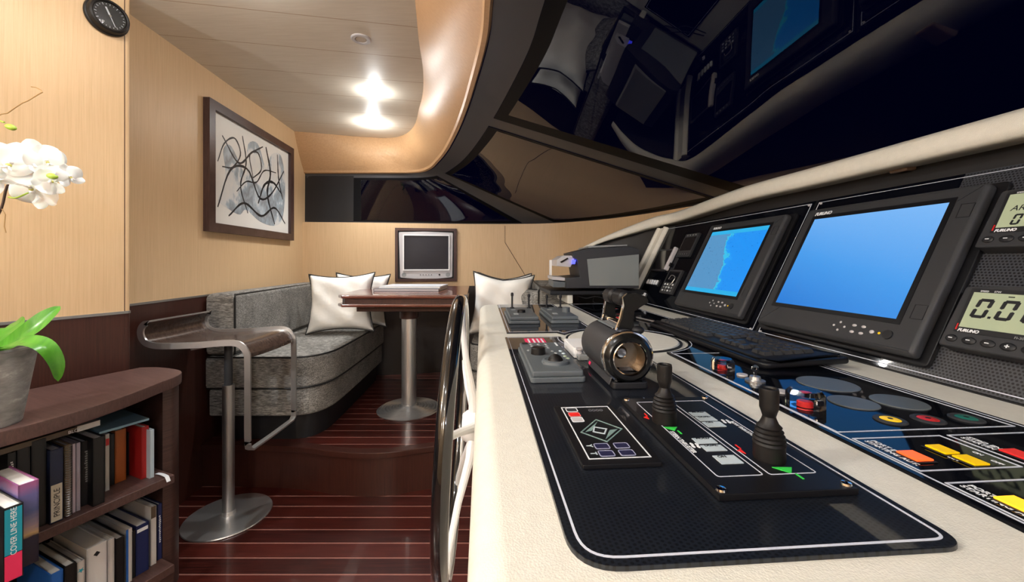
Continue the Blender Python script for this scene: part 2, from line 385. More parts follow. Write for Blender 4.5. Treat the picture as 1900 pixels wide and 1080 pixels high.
# ---- floor and raised platform
m = MB(); m.prism([(-3, -1.7), (1.9, -1.7), (1.9, 2.4), (-3, 2.4)], -.05, 0, M['planks']); struct(m.obj('floor'))
edge = spline([(-2.2, 2.15), (-1.7, 2.16), (-1.347, 2.15), (-1.117, 2.13), (-.942, 2.088), (-.783, 2.067), (-.637, 2.075), (-.498, 2.12), (-.347, 2.158), (-.1, 2.17), (.6, 2.17), (1.5, 2.17)], 80)
m = MB()
poly = [(p.x, p.y) for p in edge]+[(1.5, 3.8), (-2.2, 3.8)]
m.prism(poly, .0, .20, M['walldark']); m.prism([(p[0], p[1]+.045) for p in poly[:-2]]+poly[-2:], .20, .2295, M['planks'])
fp = struct(m.obj('floor_platform'))
m = MB(); m.prism([(p[0], p[1]-.012) for p in poly[:-2]]+[(p[0], p[1]+.048) for p in poly[:-2][::-1]], .198, .2305, M['walldark'], .006, 2); m.obj('step_nosing', fp)
# ---- left wall (aft part, set back) and the nearer panel that stands out from it
def wallband(m, pts, z0, z1, mt, thick=.05):
    for (a, b) in zip(pts, pts[1:]):
        a, b = Vector(a), Vector(b); d = (b-a).normalized(); n = Vector((-d.y, d.x))*thick
        m.prism([a, b, b+n, a+n], z0, z1, mt)
A, B = (lwx(1.55), 1.55), (lwx(3.5), 3.5)
m = MB(); wallband(m, [A, B], 1.035, CEIL, M['oak']); wl = struct(m.obj('wall_left'))
m = MB(); wallband(m, [A, B], 0, 1.030, M['walldark']); m.obj('wainscot', wl)
m = MB(); a, b = Vector(A), Vector(B); m.prism([(a.x+.003, a.y), (b.x+.003, b.y), (b.x-.02, b.y), (a.x-.02, a.y)], 1.028, 1.038, M['alu']); struct(m.obj('trim_1'))
P0 = Vector((-1.52, 1.588)); D = Vector((-.39, -.92)).normalized(); P1 = P0+D*3.45
m = MB()
nrm = Vector((-D.y, D.x))*-1   # away from the room
if nrm.x > 0: nrm = -nrm
poly = roundpoly([P1, P0, P0+nrm*.16, P1+nrm*.16], [.001, .012, .01, .001], 4)
m.prism(poly, 1.022, CEIL, M['oak']); wn = struct(m.obj('wall_near_left'))
m = MB(); m.prism(poly, 0, 1.016, M['walldark']); m.obj('wainscot', wn)
m = MB(); q = P0-D*-.017; m.prism([P0+D*.018-nrm*.0006, P0+D*.0205-nrm*.0006, P0+D*.0205+nrm*.01, P0+D*.018+nrm*.01], .9, CEIL, M['walldark']); m.obj('panel_joint', wn)
m = MB(); m.prism(inset(poly, -.003), 1.014, 1.024, M['alu']); struct(m.obj('trim_2'))
# ---- ceiling with its rounded cream field, oak soffit band and window head
ceil = [(.02, -1.7), (-.06, -.6), (-.16, .3), (-.27, .95), (-.393, 1.615), (-.45, 1.93), (-.493, 2.207), (-.56, 2.5), (-.64, 2.749), (-.76, 3.10), (-.90, 3.33), (-1.06, 3.42), (-1.3, 3.385), (-1.55, 3.31), (-1.82, 3.23)]
head = [(.12, -1.7), (.08, -.6), (.02, .2), (-.045, .8), (-.083, 1.158), (-.112, 1.387), (-.198, 1.783), (-.27, 2.08), (-.356, 2.39), (-.47, 2.75), (-.575, 3.02), (-.69, 3.27), (-.84, 3.40), (-1.2, 3.42), (-1.84, 3.42)]
HZ = 1.98; NU = 140
cs = spline([(x, y, CEIL) for x, y in ceil], NU); hs = spline([(x, y, HZ) for x, y in head], NU)
m = MB(); cp = [(p.x, p.y) for p in cs]+[(-3.2, 3.23), (-3.2, -1.7)]
m.prism(cp, CEIL, CEIL+.05, M['ceiling']); struct(m.obj('ceiling'))
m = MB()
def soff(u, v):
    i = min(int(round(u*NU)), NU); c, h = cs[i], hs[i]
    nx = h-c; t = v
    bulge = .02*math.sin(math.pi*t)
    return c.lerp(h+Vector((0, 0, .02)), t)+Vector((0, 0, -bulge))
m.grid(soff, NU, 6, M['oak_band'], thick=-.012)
def outward(P, i):
    d = (P[min(i+1, len(P)-1)]-P[max(i-1, 0)]).normalized(); return Vector((d.y, -d.x, 0))
def lip(u, v):
    i = min(int(round(u*NU)), NU); p = hs[i]; o = outward(hs, i)
    k = v*3
    prof = [(-.002, .022), (.004, .004), (.020, -.002), (.030, .012)]
    j = int(round(k)); return p+o*prof[j][0]+Vector((0, 0, prof[j][1]))
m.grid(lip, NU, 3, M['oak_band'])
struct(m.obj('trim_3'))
# ---- sill line and the back wall under it
SZ = 1.556
sill = [(1.66, -1.7), (1.68, -.6), (1.66, .2), (1.62, .8), (1.56, 1.158), (1.50, 1.387), (1.36, 1.83), (1.22, 2.2), (1.12, 2.50), (.97, 2.88), (.72, 3.27), (.30, 3.58), (-.38, 3.63), (-1.18, 3.51), (-1.84, 3.44)]
ss = spline([(x, y, SZ) for x, y in sill], NU)
ws = []
for i in range(NU+1): ws.append(ss[i]-outward(ss, i)*.05)
i0 = next(i for i in range(NU+1) if ss[i].y > 1.5)
m = MB()
def wv(z0, z1): return lambda u, v: Vector((ws[int(round(i0+u*(NU-i0)))].x, ws[int(round(i0+u*(NU-i0)))].y, z0+(z1-z0)*v))
m.grid(wv(1.0, SZ), NU-i0, 1, M['oak'], thick=.03)
def ledge(u, v):
    i = int(round(i0+u*(NU-i0))); return ws[i].lerp(ss[i], v*1.3)
m.grid(ledge, NU-i0, 1, M['oak'], thick=.01)
wb = struct(m.obj('wall_back'))
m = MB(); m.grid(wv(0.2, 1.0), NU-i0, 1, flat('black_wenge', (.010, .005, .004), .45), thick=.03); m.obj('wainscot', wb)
# joint in the oak panelling
def onwall(px, py, off=.004):
    r = ray(px, py); best = None
    for i in range(i0, NU):
        a, b = ws[i], ws[i+1]; ex, ey = b.x-a.x, b.y-a.y; den = r.x*ey-ex
        if abs(den) < 1e-9: continue
        t = (a.x-r.x*a.y)/den
        if -.001 <= t <= 1.001:
            y = a.y+t*ey; n = Vector((ey, -ex, 0)).normalized(); n = n if n.y < 0 else -n
            best = (Vector((r.x*y, y, EYE+r.z*y))+n*off, n)
            if y > .5: return best
    return best
m = MB(); m.tube([onwall(937, 419, .0)[0], onwall(937, 450, .0)[0], onwall(975, 512, .0)[0], onwall(984, 526, .0)[0]], .0025, M['walldark'], 6); m.obj('panel_joint', wb)
# ---- windows: lofted between head and sill, three panes
def G(i, s, off=0):
    a = hs[i]+outward(hs, i)*.03+Vector((0, 0, .0)); b = ss[i]; p = a.lerp(b, s)
    return p+Vector((0, 0, off))
def idx(cond): return next(i for i in range(NU+1) if cond(hs[i]))
iA = idx(lambda p: p.y > 2.03); iB = idx(lambda p: p.x < -.70); iC = idx(lambda p: p.x < -1.36)
panes = [(2, iA-2), (iA+2, iB-3), (iB+2, iC)]
def strip(m, i0, i1, s0, s1, mt, off=0, thick=.02, ns=10):
    m.grid(lambda u, v: G(int(round(i0+u*(i1-i0))), s0+(s1-s0)*v, off), i1-i0, ns, mt, thick=thick)
m = MB()
strip(m, 0, NU, 0, .085, M['frame']); strip(m, 0, NU, .965, 1.0, M['frame'])
strip(m, 0, 2, .085, .965, M['frame']); strip(m, iA-2, iA+2, .085, .965, M['frame']); strip(m, iB-3, iB+2, .085, .965, M['frame']); strip(m, iC, NU, .04, .98, flat('dark_window_end', (.010, .010, .012), .4), -.002)
struct(m.obj('window_frame'))
def paneslab(m, i0, i1, s0, s1, mt, th=.006, ns=24):
    tb = bmesh.new(); n = i1-i0; A_, B_ = [], []
    for i in range(i0, i1+1):
        ra, rb = [], []
        for j in range(ns+1):
            p = G(i, s0+(s1-s0)*j/ns, -.003); ra.append(tb.verts.new(p)); rb.append(tb.verts.new(p+Vector((.25, .05, 1)).normalized()*th))
        A_.append(ra); B_.append(rb)
    for i in range(n):
        for j in range(ns):
            tb.faces.new((A_[i][j], A_[i][j+1], A_[i+1][j+1], A_[i+1][j])); tb.faces.new((B_[i][j], B_[i+1][j], B_[i+1][j+1], B_[i][j+1]))
    for j in range(ns):
        tb.faces.new((A_[0][j], B_[0][j], B_[0][j+1], A_[0][j+1])); tb.faces.new((A_[n][j], A_[n][j+1], B_[n][j+1], B_[n][j]))
    for i in range(n):
        tb.faces.new((A_[i][0], A_[i+1][0], B_[i+1][0], B_[i][0])); tb.faces.new((A_[i][ns], B_[i][ns], B_[i+1][ns], A_[i+1][ns]))
    tb.faces.ensure_lookup_table(); tb.normal_update()
    if tb.faces[0].normal.z > 0: bmesh.ops.reverse_faces(tb, faces=tb.faces[:])
    m.add(tb, mt)
for k, (a, b) in enumerate(panes):
    m = MB(); e = 1; f = 3 if k == 0 else 1
    strip(m, a, b, .085, .12, M['frit'], -.003, .004); strip(m, a, b, .93, .965, M['frit'], -.003, .004)
    strip(m, a, a+e, .12, .93, M['frit'], -.003, .004); strip(m, b-f, b, .12, .93, M['frit'], -.003, .004)
    w = struct(m.obj('window_%d' % (k+1)))
    m = MB(); paneslab(m, a+e, b-f, .12, .93, M['pane']); m.obj('pane', w)
# ---- wall behind the camera, closing the wheelhouse
m = MB(); m.prism([(-3.2, -1.7), (1.9, -1.7), (1.9, -1.75), (-3.2, -1.75)], 0, CEIL, M['oak']); struct(m.obj('wall_rear'))
# ---- recessed ceiling lamps
LAB = {0: 'bright round recessed ceiling lamp, larger of the two lit lamps', 1: 'bright round recessed ceiling lamp, farther lit lamp close to the back soffit',
       2: 'unlit round recessed fitting in the cream ceiling', 3: 'round recessed ceiling lamp above the stool', 4: 'round recessed ceiling lamp above the wheel', 5: 'round recessed ceiling lamp over the bookshelf',
       6: 'round recessed ceiling lamp behind the helm', 7: 'round recessed ceiling lamp beside the near wall', 8: 'round recessed ceiling lamp nearest the rear wall'}
for i, (x, y, on) in enumerate(LAMPS):
    if i > 8 or i in (6, 7, 8, 5, 4): 
        if i > 8: continue
    t = thing('ceiling_lamp', LAB[i], 'ceiling lamp', loc=(x, y, CEIL))
    T = Matrix.Translation((0, 0, 0)) @ Matrix.Rotation(math.pi, 4, 'X')
    m = MB(); m.lathe([(.024, 0), (.046, 0), (.046, .003), (.042, .006), (.028, .006), (.024, .002)], M['silverp'] if not on else M['white'], 32, T); m.obj('trim_ring', t)
    m = MB(); m.lathe([(0, .001), (.024, .001), (.024, .004), (.018, .0045), (0, .0035)] if not on else [(.018, .003), (.022, .012), (.020, .022), (.012, .029), (0, .031)], M['lens'] if on else M['lensoff'], 24, T, cap=False); m.obj('lens', t)
for (x, y, e, sd, wh) in FILL_LAMPS:  # bodies for the unseen fill lamps added to light the room
    t = thing('added_fill_lamp', 'round white fill lamp added out of view behind the helm, %s' % wh, 'wall lamp', loc=(x, y, 1.92), rz=math.pi*.5+.4 if False else (math.atan2(-D.x, D.y)+math.pi if sd else 0))
    m = MB(); m.lathe([(0, -.075), (.02, -.075), (.030, -.066), (.034, -.055), (.028, -.055), (0, -.060)], M['white'], 24); m.obj('lamp_cup', t)
    T_ = Matrix.Rotation(-math.pi/2, 4, 'Z') if sd else Matrix(); 
    m = MB(); m.box((.09, .015, .12), (0, -.172, -.07), M['steel'], .004, T=T_); m.tube([(0, -.17, -.08), (0, -.08, -.085), (0, 0, -.072)], .008, M['steel'], T=T_); m.obj('bracket', t)

# ================================================================ SOFAS
def frect(T, x0, x1, y0, y1, z0, z1): return None
def rim(poly, z, r, m, mt, T=None, n=1): m.tube([(p[0], p[1], z) for p in poly], r, mt, 6, True, T)
# left bench: seat cushion and base follow the wall, the near corner is rounded
t = thing('sofa', 'grey tweed bench sofa with black piping along the left wall', 'sofa', loc=(-1.35, 2.75, .23))
O = t.matrix_world.inverted()
wx = lambda y: lwx(y)+.012
plan = [(wx(2.17), 2.17), (-1.20, 2.17), (-1.11, 2.21), (-1.055, 2.30), (-1.04, 2.45), (-1.06, 2.9), (-1.09, 3.38), (wx(3.38), 3.38)]
sp = [plan[0]]+[(p.x, p.y) for p in spline([(x, y, 0) for x, y in plan[1:7]], 24)]+[plan[7]]
lower = inset(sp, .012)
m = MB(); m.prism(inset(sp, .05), .23, .375, M['ink'], T=O); m.obj('plinth', t)
m = MB(); m.prism(lower, .368, .520, M['tweed'], .014, 3, T=O); m.obj('base', t)
m = MB(); m.prism(sp, .520, .700, M['tweed'], .022, 4, T=O); cu = m.obj('seat_cushion', t)
m = MB(); rim(inset(sp, .006), .694, .0055, m, M['piping'], O); rim(inset(sp, .004), .526, .005, m, M['piping'], O); m.obj('piping', cu)
def back(y0, y1, name):
    bp = [(wx(y0), y0), (wx(y0)+.145, y0), (wx(y1)+.13, y1), (wx(y1), y1)]
    m = MB(); m.prism(bp, .700, 1.045, M['tweed'], .03, 4, T=O); b = m.obj(name, t)
    q = inset(bp, .012)
    m = MB()
    # piping round the front face of the cushion
    f = [Vector((wx(y0)+.148, y0+.010, .712)), Vector((wx(y0)+.148, y0+.010, 1.02)), Vector((wx(y0)+.135, y0+.03, 1.036)), Vector((wx(y1)+.118, y1-.03, 1.036)), Vector((wx(y1)+.133, y1-.01, 1.02)), Vector((wx(y1)+.133, y1-.01, .712))]
    m.tube(f, .0055, M['piping'], 6, True, O); m.obj('piping', b)
back(2.175, 3.36, 'backrest')
# right bench: faces the table, its back against the helm console
t = thing('sofa', 'grey tweed bench sofa with black piping to the right of the table', 'sofa', loc=(.05, 2.95, .23))
O = t.matrix_world.inverted()
sp = roundpoly([(-.27, 2.50), (.33, 2.50), (.33, 3.42), (-.30, 3.44)], [.10, .02, .02, .06], 6)
m = MB(); m.prism(inset(sp, .05), .23, .375, M['ink'], T=O); m.obj('plinth', t)
m = MB(); m.prism(inset(sp, .012), .368, .520, M['tweed'], .014, 3, T=O); m.obj('base', t)
m = MB(); m.prism(sp, .520, .700, M['tweed'], .022, 4, T=O); cu = m.obj('seat_cushion', t)
m = MB(); rim(inset(sp, .006), .694, .0055, m, M['piping'], O); rim(inset(sp, .004), .526, .005, m, M['piping'], O); m.obj('piping', cu)
m = MB(); m.prism(roundpoly([(.17, 2.50), (.36, 2.50), (.36, 3.40), (.17, 3.40)], .03, 3), .70, 1.06, M['tweed'], .03, 4, T=O); b = m.obj('backrest', t)
m = MB(); m.tube([(.168, 2.53, .72), (.168, 2.51, 1.03), (.18, 2.53, 1.058), (.18, 3.37, 1.058), (.168, 3.38, 1.03), (.168, 3.38, .72)], .0055, M['piping'], 6, True, O); m.obj('piping', b)

# ================================================================ PILLOWS
def pillow(label, w, h, th, T, mt, seed, sag=0, group=None):
    rnd = random.Random(seed); ph = [rnd.uniform(0, 6) for _ in range(6)]
    t = thing('throw_pillow', label, 'pillow', mw=T, group=group); m = MB(); N = 26
    def edge(u, v):
        x = u*w/2*(1-.15*(1-v*v)*abs(u)**3); y = v*h/2*(1-.15*(1-u*u)*abs(v)**3); return x, y
    def side(sg):
        def f(a, b):
            u, v = a*2-1, b*2-1; x, y = edge(u, v)
            k = max(0, (1-u**4)*(1-v**4)); z = th/2*(k**.62)
            z += .012*k**.5*math.sin(7*u+ph[0]+3*v)*math.sin(5*v+ph[1]) + .006*math.sin(16*u*v+ph[2])*k*(abs(u*v))
            y2 = y-sag*(1-abs(u))*(v > 0)*v*v
            return Vector((x, y2, sg*z))
        return f
    m.grid(side(1), N, N, mt); 
    m.grid(lambda a, b: side(-1)(1-a, b), N, N, mt)
    b = m.obj('cover', t, angle=80)
    pts = []
    for k in range(4*N):
        s_, q = divmod(k, N); q = q/N*2-1
        u, v = [(q, -1), (1, q), (-q, 1), (-1, -q)][s_]; x, y = edge(u, v); pts.append((x, y-sag*(1-abs(u))*(v > 0)*v*v, 0))
    m = MB(); m.tube(pts, .0058, M['piping'], 6, True); m.obj('piping', t)
    return t
def pose(c, yaw, lean, roll=0):
    """pillow standing on its lower edge; faces -Y at yaw 0"""
    return Matrix.Translation(c) @ Matrix.Rotation(yaw, 4, 'Z') @ Matrix.Rotation(math.pi/2-lean, 4, 'X') @ Matrix.Rotation(roll, 4, 'Z')
pillow('white throw pillow with black piping, front one of the two on the left sofa', .465, .43, .17, pose((-1.235, 2.88, .922), .12, .22, .03), M['pillow'], 1)
pillow('white throw pillow with black piping, rear one leaning behind another on the left sofa', .43, .42, .14, pose((-1.20, 3.17, .915), .05, .16, -.03), M['pillow'], 2)
pillow('white throw pillow with black piping, larger one on the sofa right of the table', .43, .44, .16, pose((-.075, 2.75, .92), -.12, .14, -.06), M['pillow'], 3, .02)
pillow('white throw pillow mostly hidden behind the larger pillow right of the table', .40, .43, .12, pose((-.06, 2.95, .92), -.05, .10, -.02), M['pillow'], 4, .02)
pillow('small grey tweed pillow with black piping beside the right white pillow', .36, .34, .10, pose((.14, 2.66, .885), -.75, .15, .0), M['tweed'], 5)

# ================================================================ TABLE
t = thing('dining_table', 'dark red mahogany pedestal table on a round steel foot', 'table', loc=(-.69, 2.67, .23))
O = t.matrix_world.inverted()
top = [(-1.015, 2.42), (-1.045, 2.50), (-1.13, 3.24), (-.36, 3.24), (-.265, 2.42)]
top = [(-1.01, 2.36), (-1.055, 2.42), (-1.12, 3.22), (-.35, 3.26), (-.27, 2.42), (-.30, 2.36)]
m = MB(); m.prism(top, .998, 1.02, M['mahogany'], .006, 2, T=O); m.obj('tabletop', t)
m = MB(); m.prism(inset(top, .022), .966, .998, M['walldark'], T=O); m.prism(inset(top, -.002), .948, .966, M['mahogany'], .005, 2, T=O); m.prism(inset(top, .10), .91, .948, M['walldark'], T=O); m.obj('under_frame', t)
m = MB(); m.cyl(.062, .07, (-.69, 2.67, .84), M['walldark'], 28, .004, T=O); m.obj('collar', t)
m = MB(); m.cyl(.049, .605, (-.69, 2.67, .24), M['steel'], 32, T=O); m.obj('leg', t)
prof = [(.0, .0), (.205, .0), (.208, .006)]
for k in range(7): r = .200-k*.020; prof += [(r, .010+k*.0022), (r-.007, .015+k*.0022), (r-.014, .010+k*.0024)]
prof += [(.052, .035), (.052, .04), (0, .04)]
m = MB(); m.lathe(prof, M['steel'], 48, T=O @ TT(-.69, 2.67, .23)); m.obj('foot', t)
# printed matter on the table
def flatbook(name, label, cat, c, sz, rz, cm, group=None, edge=None):
    t = thing(name, label, cat, loc=c, rz=rz, group=group)
    m = MB(); m.box((sz[0], sz[1], .0018), (0, 0, .0009), cm); m.box((sz[0], sz[1], .0018), (0, 0, sz[2]-.0009), cm); m.box((.002, sz[1], sz[2]), (-sz[0]/2+.001, 0, sz[2]/2), cm); m.obj('cover', t)
    m = MB(); m.box((sz[0]-.006, sz[1]-.006, sz[2]-.0036), (0, 0, sz[2]/2), edge or M['paper']); m.obj('pages', t); return t
flatbook('magazine', 'thick dark-edged magazine at the bottom of the pair on the table', 'magazine', (-.70, 2.80, 1.0205), (.44, .30, .018), -.04, flat('cov_navy', (.06, .07, .10), .3), edge=M['silverp'])
flatbook('magazine', 'white glossy magazine lying on top of the thicker one on the table', 'magazine', (-.69, 2.84, 1.0386), (.42, .29, .012), -.03, flat('cov_white', (.75, .77, .82), .25))

# ================================================================ TELEVISION in its dark frame
p, n = onwall(791, 470, .0); yawv = math.atan2(n.x, -n.y)
xa = Vector((-n.y, n.x, 0)); 
TW = frame(Vector((p.x, p.y, EYE+(485-473)*p.y/F)), xa, Vector((0, 0, 1)), n)
s = p.y/F
t = thing('television', 'small silver tube television set into a dark wood frame on the back wall', 'television', mw=TW)
W2, H2 = 111*s, 98*s
m = MB(); m.ring(rect(-W2/2, -H2/2, W2/2, H2/2), .024, .004, .030, M['walldark']); m.obj('surround', t)
m = MB(); m.prism(rect(-W2/2+.02, -H2/2+.02, W2/2-.02, H2/2-.02), .004, .010, M['ink']); m.obj('backing', t)
w, h = 49*s, 43*s
bz = roundpoly([(-w+.012, -h+.006), (-.1, -h-.006), (.1, -h-.006), (w-.006, -h+.006), (w, h-.008), (0, h), (-w, h-.008)], .012, 3)
m = MB(); m.prism(bz, .008, .028, M['silverp'], .005, 2); m.ring(rect(-w+.036, -h+.068, w-.030, h-.028), .010, .026, .038, M['white']); m.obj('casing', t)
m = MB(); m.grid(lambda u, v: Vector(((-w+.046)+u*(2*w-.086), (-h+.078)+v*(2*h-.116), .029+.006*(1-(2*u-1)**2)*(1-(2*v-1)**2))), 12, 12, M['tvglass']); m.obj('screen', t)
for k in range(5):
    m = MB(); m.cyl(.004, .003, (-.05+k*.024, -h+.030, .028), M['bezel'], 10); m.obj('button', t)
m = MB(); m.cyl(.008, .003, (.115, -h+.030, .028), M['ink'], 14); m.obj('sensor', t)
m = MB()
for sx in (-1, 1): m.cyl(.020, .001, (sx*(w-.045), -h+.03, .0275), M['greyl'], 18)
m.obj('speaker_grille', t)

# ================================================================ FRAMED PICTURE on the left wall
y0, y1 = 2.165, 3.165; a = Vector((lwx(y0), y0, 0)); b = Vector((lwx(y1), y1, 0)); d = (b-a).normalized(); n = Vector((d.y, -d.x, 0))
L = (b-a).length; zc = 1.75; Hh = .73
t = thing('framed_picture', 'large abstract ink picture in blue grey washes in a dark wood frame', 'picture', mw=frame(a+d*L/2+Vector((0, 0, zc)), d, Vector((0, 0, 1)), n))
m = MB(); m.ring(rect(-L/2, -Hh/2, L/2, Hh/2), .050, 0, .034, M['wenge']); m.obj('frame', t)
def wash(nt, b):
    v = coords(nt, (2.6, 3.2, 1)); n1 = noise(nt, v, 1, 4, .55); n2 = noise(nt, coords(nt, (7, 3, 1), rot=(0, 0, .6)), 1, 5, .65)
    nt.links.new(ramp(nt, mth(nt, 'ADD', mth(nt, 'MULTIPLY', n1, .6), mth(nt, 'MULTIPLY', n2, .4)), [(.40, (.74, .73, .69)), (.475, (.66, .68, .68)), (.50, (.36, .44, .50)), (.55, (.26, .28, .30)), (.60, (.42, .50, .56)), (.66, (.70, .70, .67))]), b.inputs['Base Color'])
M['wash'] = mat('ink_wash_paper', (.8, .8, .78), .5, coat=.15, nodes=wash)
m = MB(); m.prism(rect(-L/2+.045, -Hh/2+.045, L/2-.045, Hh/2-.045), .004, .012, flat('picture_paper', (.76, .75, .71), .5)); m.obj('paper', t)
blob = [(-.40, -.19), (-.33, -.02), (-.35, .12), (-.27, .16), (-.12, .02), (-.10, .22), (.02, .26), (.12, .12), (.20, .24), (.34, .26), (.40, .05), (.36, -.20), (.24, -.27), (.05, -.26), (-.12, -.20), (-.2, -.24)]
m = MB(); m.prism([(p.x, p.y) for p in spline([(x, y, 0) for x, y in blob+blob[:1]], 70)][:-1], .0121, .0128, M['wash']); m.obj('colour_wash', t)
strokes = [([(-.40, -.22), (-.28, .02), (-.10, .06), (.04, -.10), (.20, -.04), (.38, .16)], .006), ([(-.36, .20), (-.20, .08), (-.06, .18), (.08, .26)], .005),
           ([(-.30, -.26), (-.14, -.16), (.06, -.22), (.24, -.14), (.40, -.24)], .006), ([(-.16, .26), (-.12, .10), (-.18, -.06), (-.10, -.22)], .005),
           ([(.12, .27), (.18, .10), (.14, -.06), (.24, -.26)], .008), ([(.28, .26), (.30, .08), (.36, -.06)], .006), ([(-.40, .04), (-.34, .16), (-.24, .22), (-.18, .14), (-.26, .04), (-.36, .02)], .004),
           ([(-.04, .02), (.06, .10), (.02, .20), (-.08, .16), (-.04, .02)], .005), ([(.02, -.14), (.10, .0), (.22, .04), (.34, -.02)], .007), ([(-.22, -.10), (-.12, -.02), (.0, .0), (.10, .10), (.26, .12)], .004)]
m = MB()
for pts, r in strokes:
    P = spline([(x, y, .0132) for x, y in pts], 26); n_ = len(P)
    m.tube(P, [r*1.35*(.45+.55*math.sin(math.pi*(k+.6)/(n_+.4))**.6*(1+.3*math.sin(k*1.7))) for k in range(n_)], M['ink'], 6, False, Matrix.Diagonal((1, 1, .06, 1)) @ TT(0, 0, .20))
m.obj('brush_strokes', t)

# ================================================================ BAROMETER on the near panel
r_ = ray(197, 33); tt = (P0.x-P0.y*D.x/D.y)/(r_.x-D.x/D.y); pc = Vector((r_.x*tt, tt, EYE+r_.z*tt))
nn = Vector((-D.y, D.x, 0));  nn = nn if nn.x > 0 else -nn
t = thing('ship_barometer', 'round black ship instrument dial mounted high on the oak wall', 'barometer', mw=frame(pc, Vector((D.x*-1, -D.y, 0)), Vector((0, 0, 1)), nn) @ Matrix.Scale(.88, 4))
m = MB(); m.lathe([(.0, 0), (.074, 0), (.076, .006), (.074, .014), (.070, .016), (.070, .022), (.066, .036), (.060, .040), (.056, .038), (.054, .030), (0, .030)], M['rubber'], 48); m.obj('casing', t)
m = MB(); m.cyl(.0545, .001, (0, 0, .0302), flat('dial_face', (.03, .03, .028), .4), 40); m.obj('dial', t)
m = MB()
for k in range(24):
    a = k*math.pi/12; l = .008 if k % 2 == 0 else .004
    m.box((l, .0018, .0006), (.047, 0, .0316), M['label'], T=Matrix.Rotation(a, 4, 'Z'))
m.obj('scale_marks', t)
m = MB(); m.box((.075, .0022, .001), (.006, 0, .0325), M['label'], T=Matrix.Rotation(-1.15, 4, 'Z')); m.box((.03, .006, .001), (-.02, 0, .0325), M['label'], T=Matrix.Rotation(-1.15, 4, 'Z')); m.cyl(.004, .003, (0, 0, .0315), M['chrome'], 12); m.obj('needle', t)
m = MB(); m.lathe([(0, .0375), (.03, .037), (.056, .0345), (.056, .0335), (.03, .036), (0, .0365)], M['clear'], 32, cap=False); m.obj('glass', t)

# ================================================================ BAR STOOL
t = thing('bar_stool', 'bar stool with dark veneer seat, bent steel frame and round steel base', 'stool', loc=(-1.357, 1.906, 0))
m = MB(); m.lathe([(0, 0), (.180, 0), (.182, .003), (.180, .007), (.16, .009), (.03, .012), (.028, .03), (0, .03)], M['steel'], 64); m.obj('base', t)
m = MB(); m.cyl(.025, .62, (0, 0, .01), M['alu'], 28); m.obj('post', t)
m = MB(); m.cyl(.017, .25, (0, 0, .60), M['bezel'], 24); m.obj('gas_lift', t)
# side profile in (x, z): lip, seat, front curve, down to the foot bar
prof = [(-.225, .955), (-.245, .935), (-.25, .905), (-.235, .873), (-.20, .857), (-.14, .853), (0, .858), (.10, .866), (.155, .866), (.185, .855), (.207, .825), (.213, .78), (.213, .50), (.214, .43)]
ps = spline([(x, 0, z) for x, z in prof], 60)
path = []
hw = .182
near = [Vector((p.x, -hw, p.z)) for p in ps]; far = [Vector((p.x, hw, p.z)) for p in ps]
cor = lambda y0, y1: []
loop = near[:-1]+[Vector((.214, -hw, .42)), Vector((.214, -hw+.006, .405)), Vector((.214, -hw+.03, .395)), Vector((.214, 0, .394)), Vector((.214, hw-.03, .395)), Vector((.214, hw-.006, .405)), Vector((.214, hw, .42))]+far[:-1][::-1]
# flat bar swept round the loop
def flatbar(m, P, w, th, mt, closed=True):
    tb = bmesh.new(); R = []; n = len(P)
    for i in range(n):
        d = (P[(i+1) % n]-P[i-1]).normalized()
        c = Vector((-.02, 0, .75)); side = Vector((0, 1, 0)) if abs(d.y) < .6 else Vector((1, 0, 0))
        x = (side-d*side.dot(d)).normalized(); y = d.cross(x).normalized()
        # wide faces look sideways
        R.append([tb.verts.new(P[i]+x*a*th/2+y*b*w/2) for a, b in ((1, 1), (-1, 1), (-1, -1), (1, -1))])
    for i in range(n if closed else n-1):
        a, b = R[i], R[(i+1) % n]
        for k in range(4): tb.faces.new((a[k], a[(k+1) % 4], b[(k+1) % 4], b[k]))
    bmesh.ops.recalc_face_normals(tb, faces=tb.faces); m.add(tb, mt)
m = MB(); flatbar(m, near, .026, .008, M['steel'], False); flatbar(m, far, .026, .008, M['steel'], False)
tb = [Vector((.214, -hw, .43)), Vector((.214, -hw+.004, .408)), Vector((.214, -hw+.022, .396)), Vector((.214, 0, .394)), Vector((.214, hw-.022, .396)), Vector((.214, hw-.004, .408)), Vector((.214, hw, .43))]
def ribbon(m, P, nrm, w, th, mt):
    b_ = bmesh.new(); R = []
    for i in range(len(P)):
        d = (P[min(i+1, len(P)-1)]-P[max(i-1, 0)]).normalized(); x = Vector(nrm); y = d.cross(x).normalized()
        R.append([b_.verts.new(P[i]+x*a*w/2+y*c*th/2) for a, c in ((1, 1), (-1, 1), (-1, -1), (1, -1))])
    for a, b in zip(R, R[1:]):
        for k in range(4): b_.faces.new((a[k], a[(k+1) % 4], b[(k+1) % 4], b[k]))
    b_.faces.new(R[0]); b_.faces.new(R[-1]); bmesh.ops.recalc_face_normals(b_, faces=b_.faces); m.add(b_, mt)
ribbon(m, tb, (1, 0, 0), .026, .008, M['steel'])
top_ = [Vector((-.235+.004, -hw, .95)), Vector((-.228, -hw+.01, .958)), Vector((-.228, hw-.01, .958)), Vector((-.231, hw, .95))]
ribbon(m, top_, (1, 0, 0), .012, .006, M['steel']); m.obj('frame', t)
seat = [p for p in ps if p.z > .80]
ns = len(seat)-1
m = MB(); m.grid(lambda u, v: Vector((seat[int(round(u*ns))].x, -hw+.004+v*(2*hw-.008), seat[int(round(u*ns))].z-.002-.004*math.sin(math.pi*v))), ns, 10, M['seatwood'], thick=.012); m.obj('seat', t)
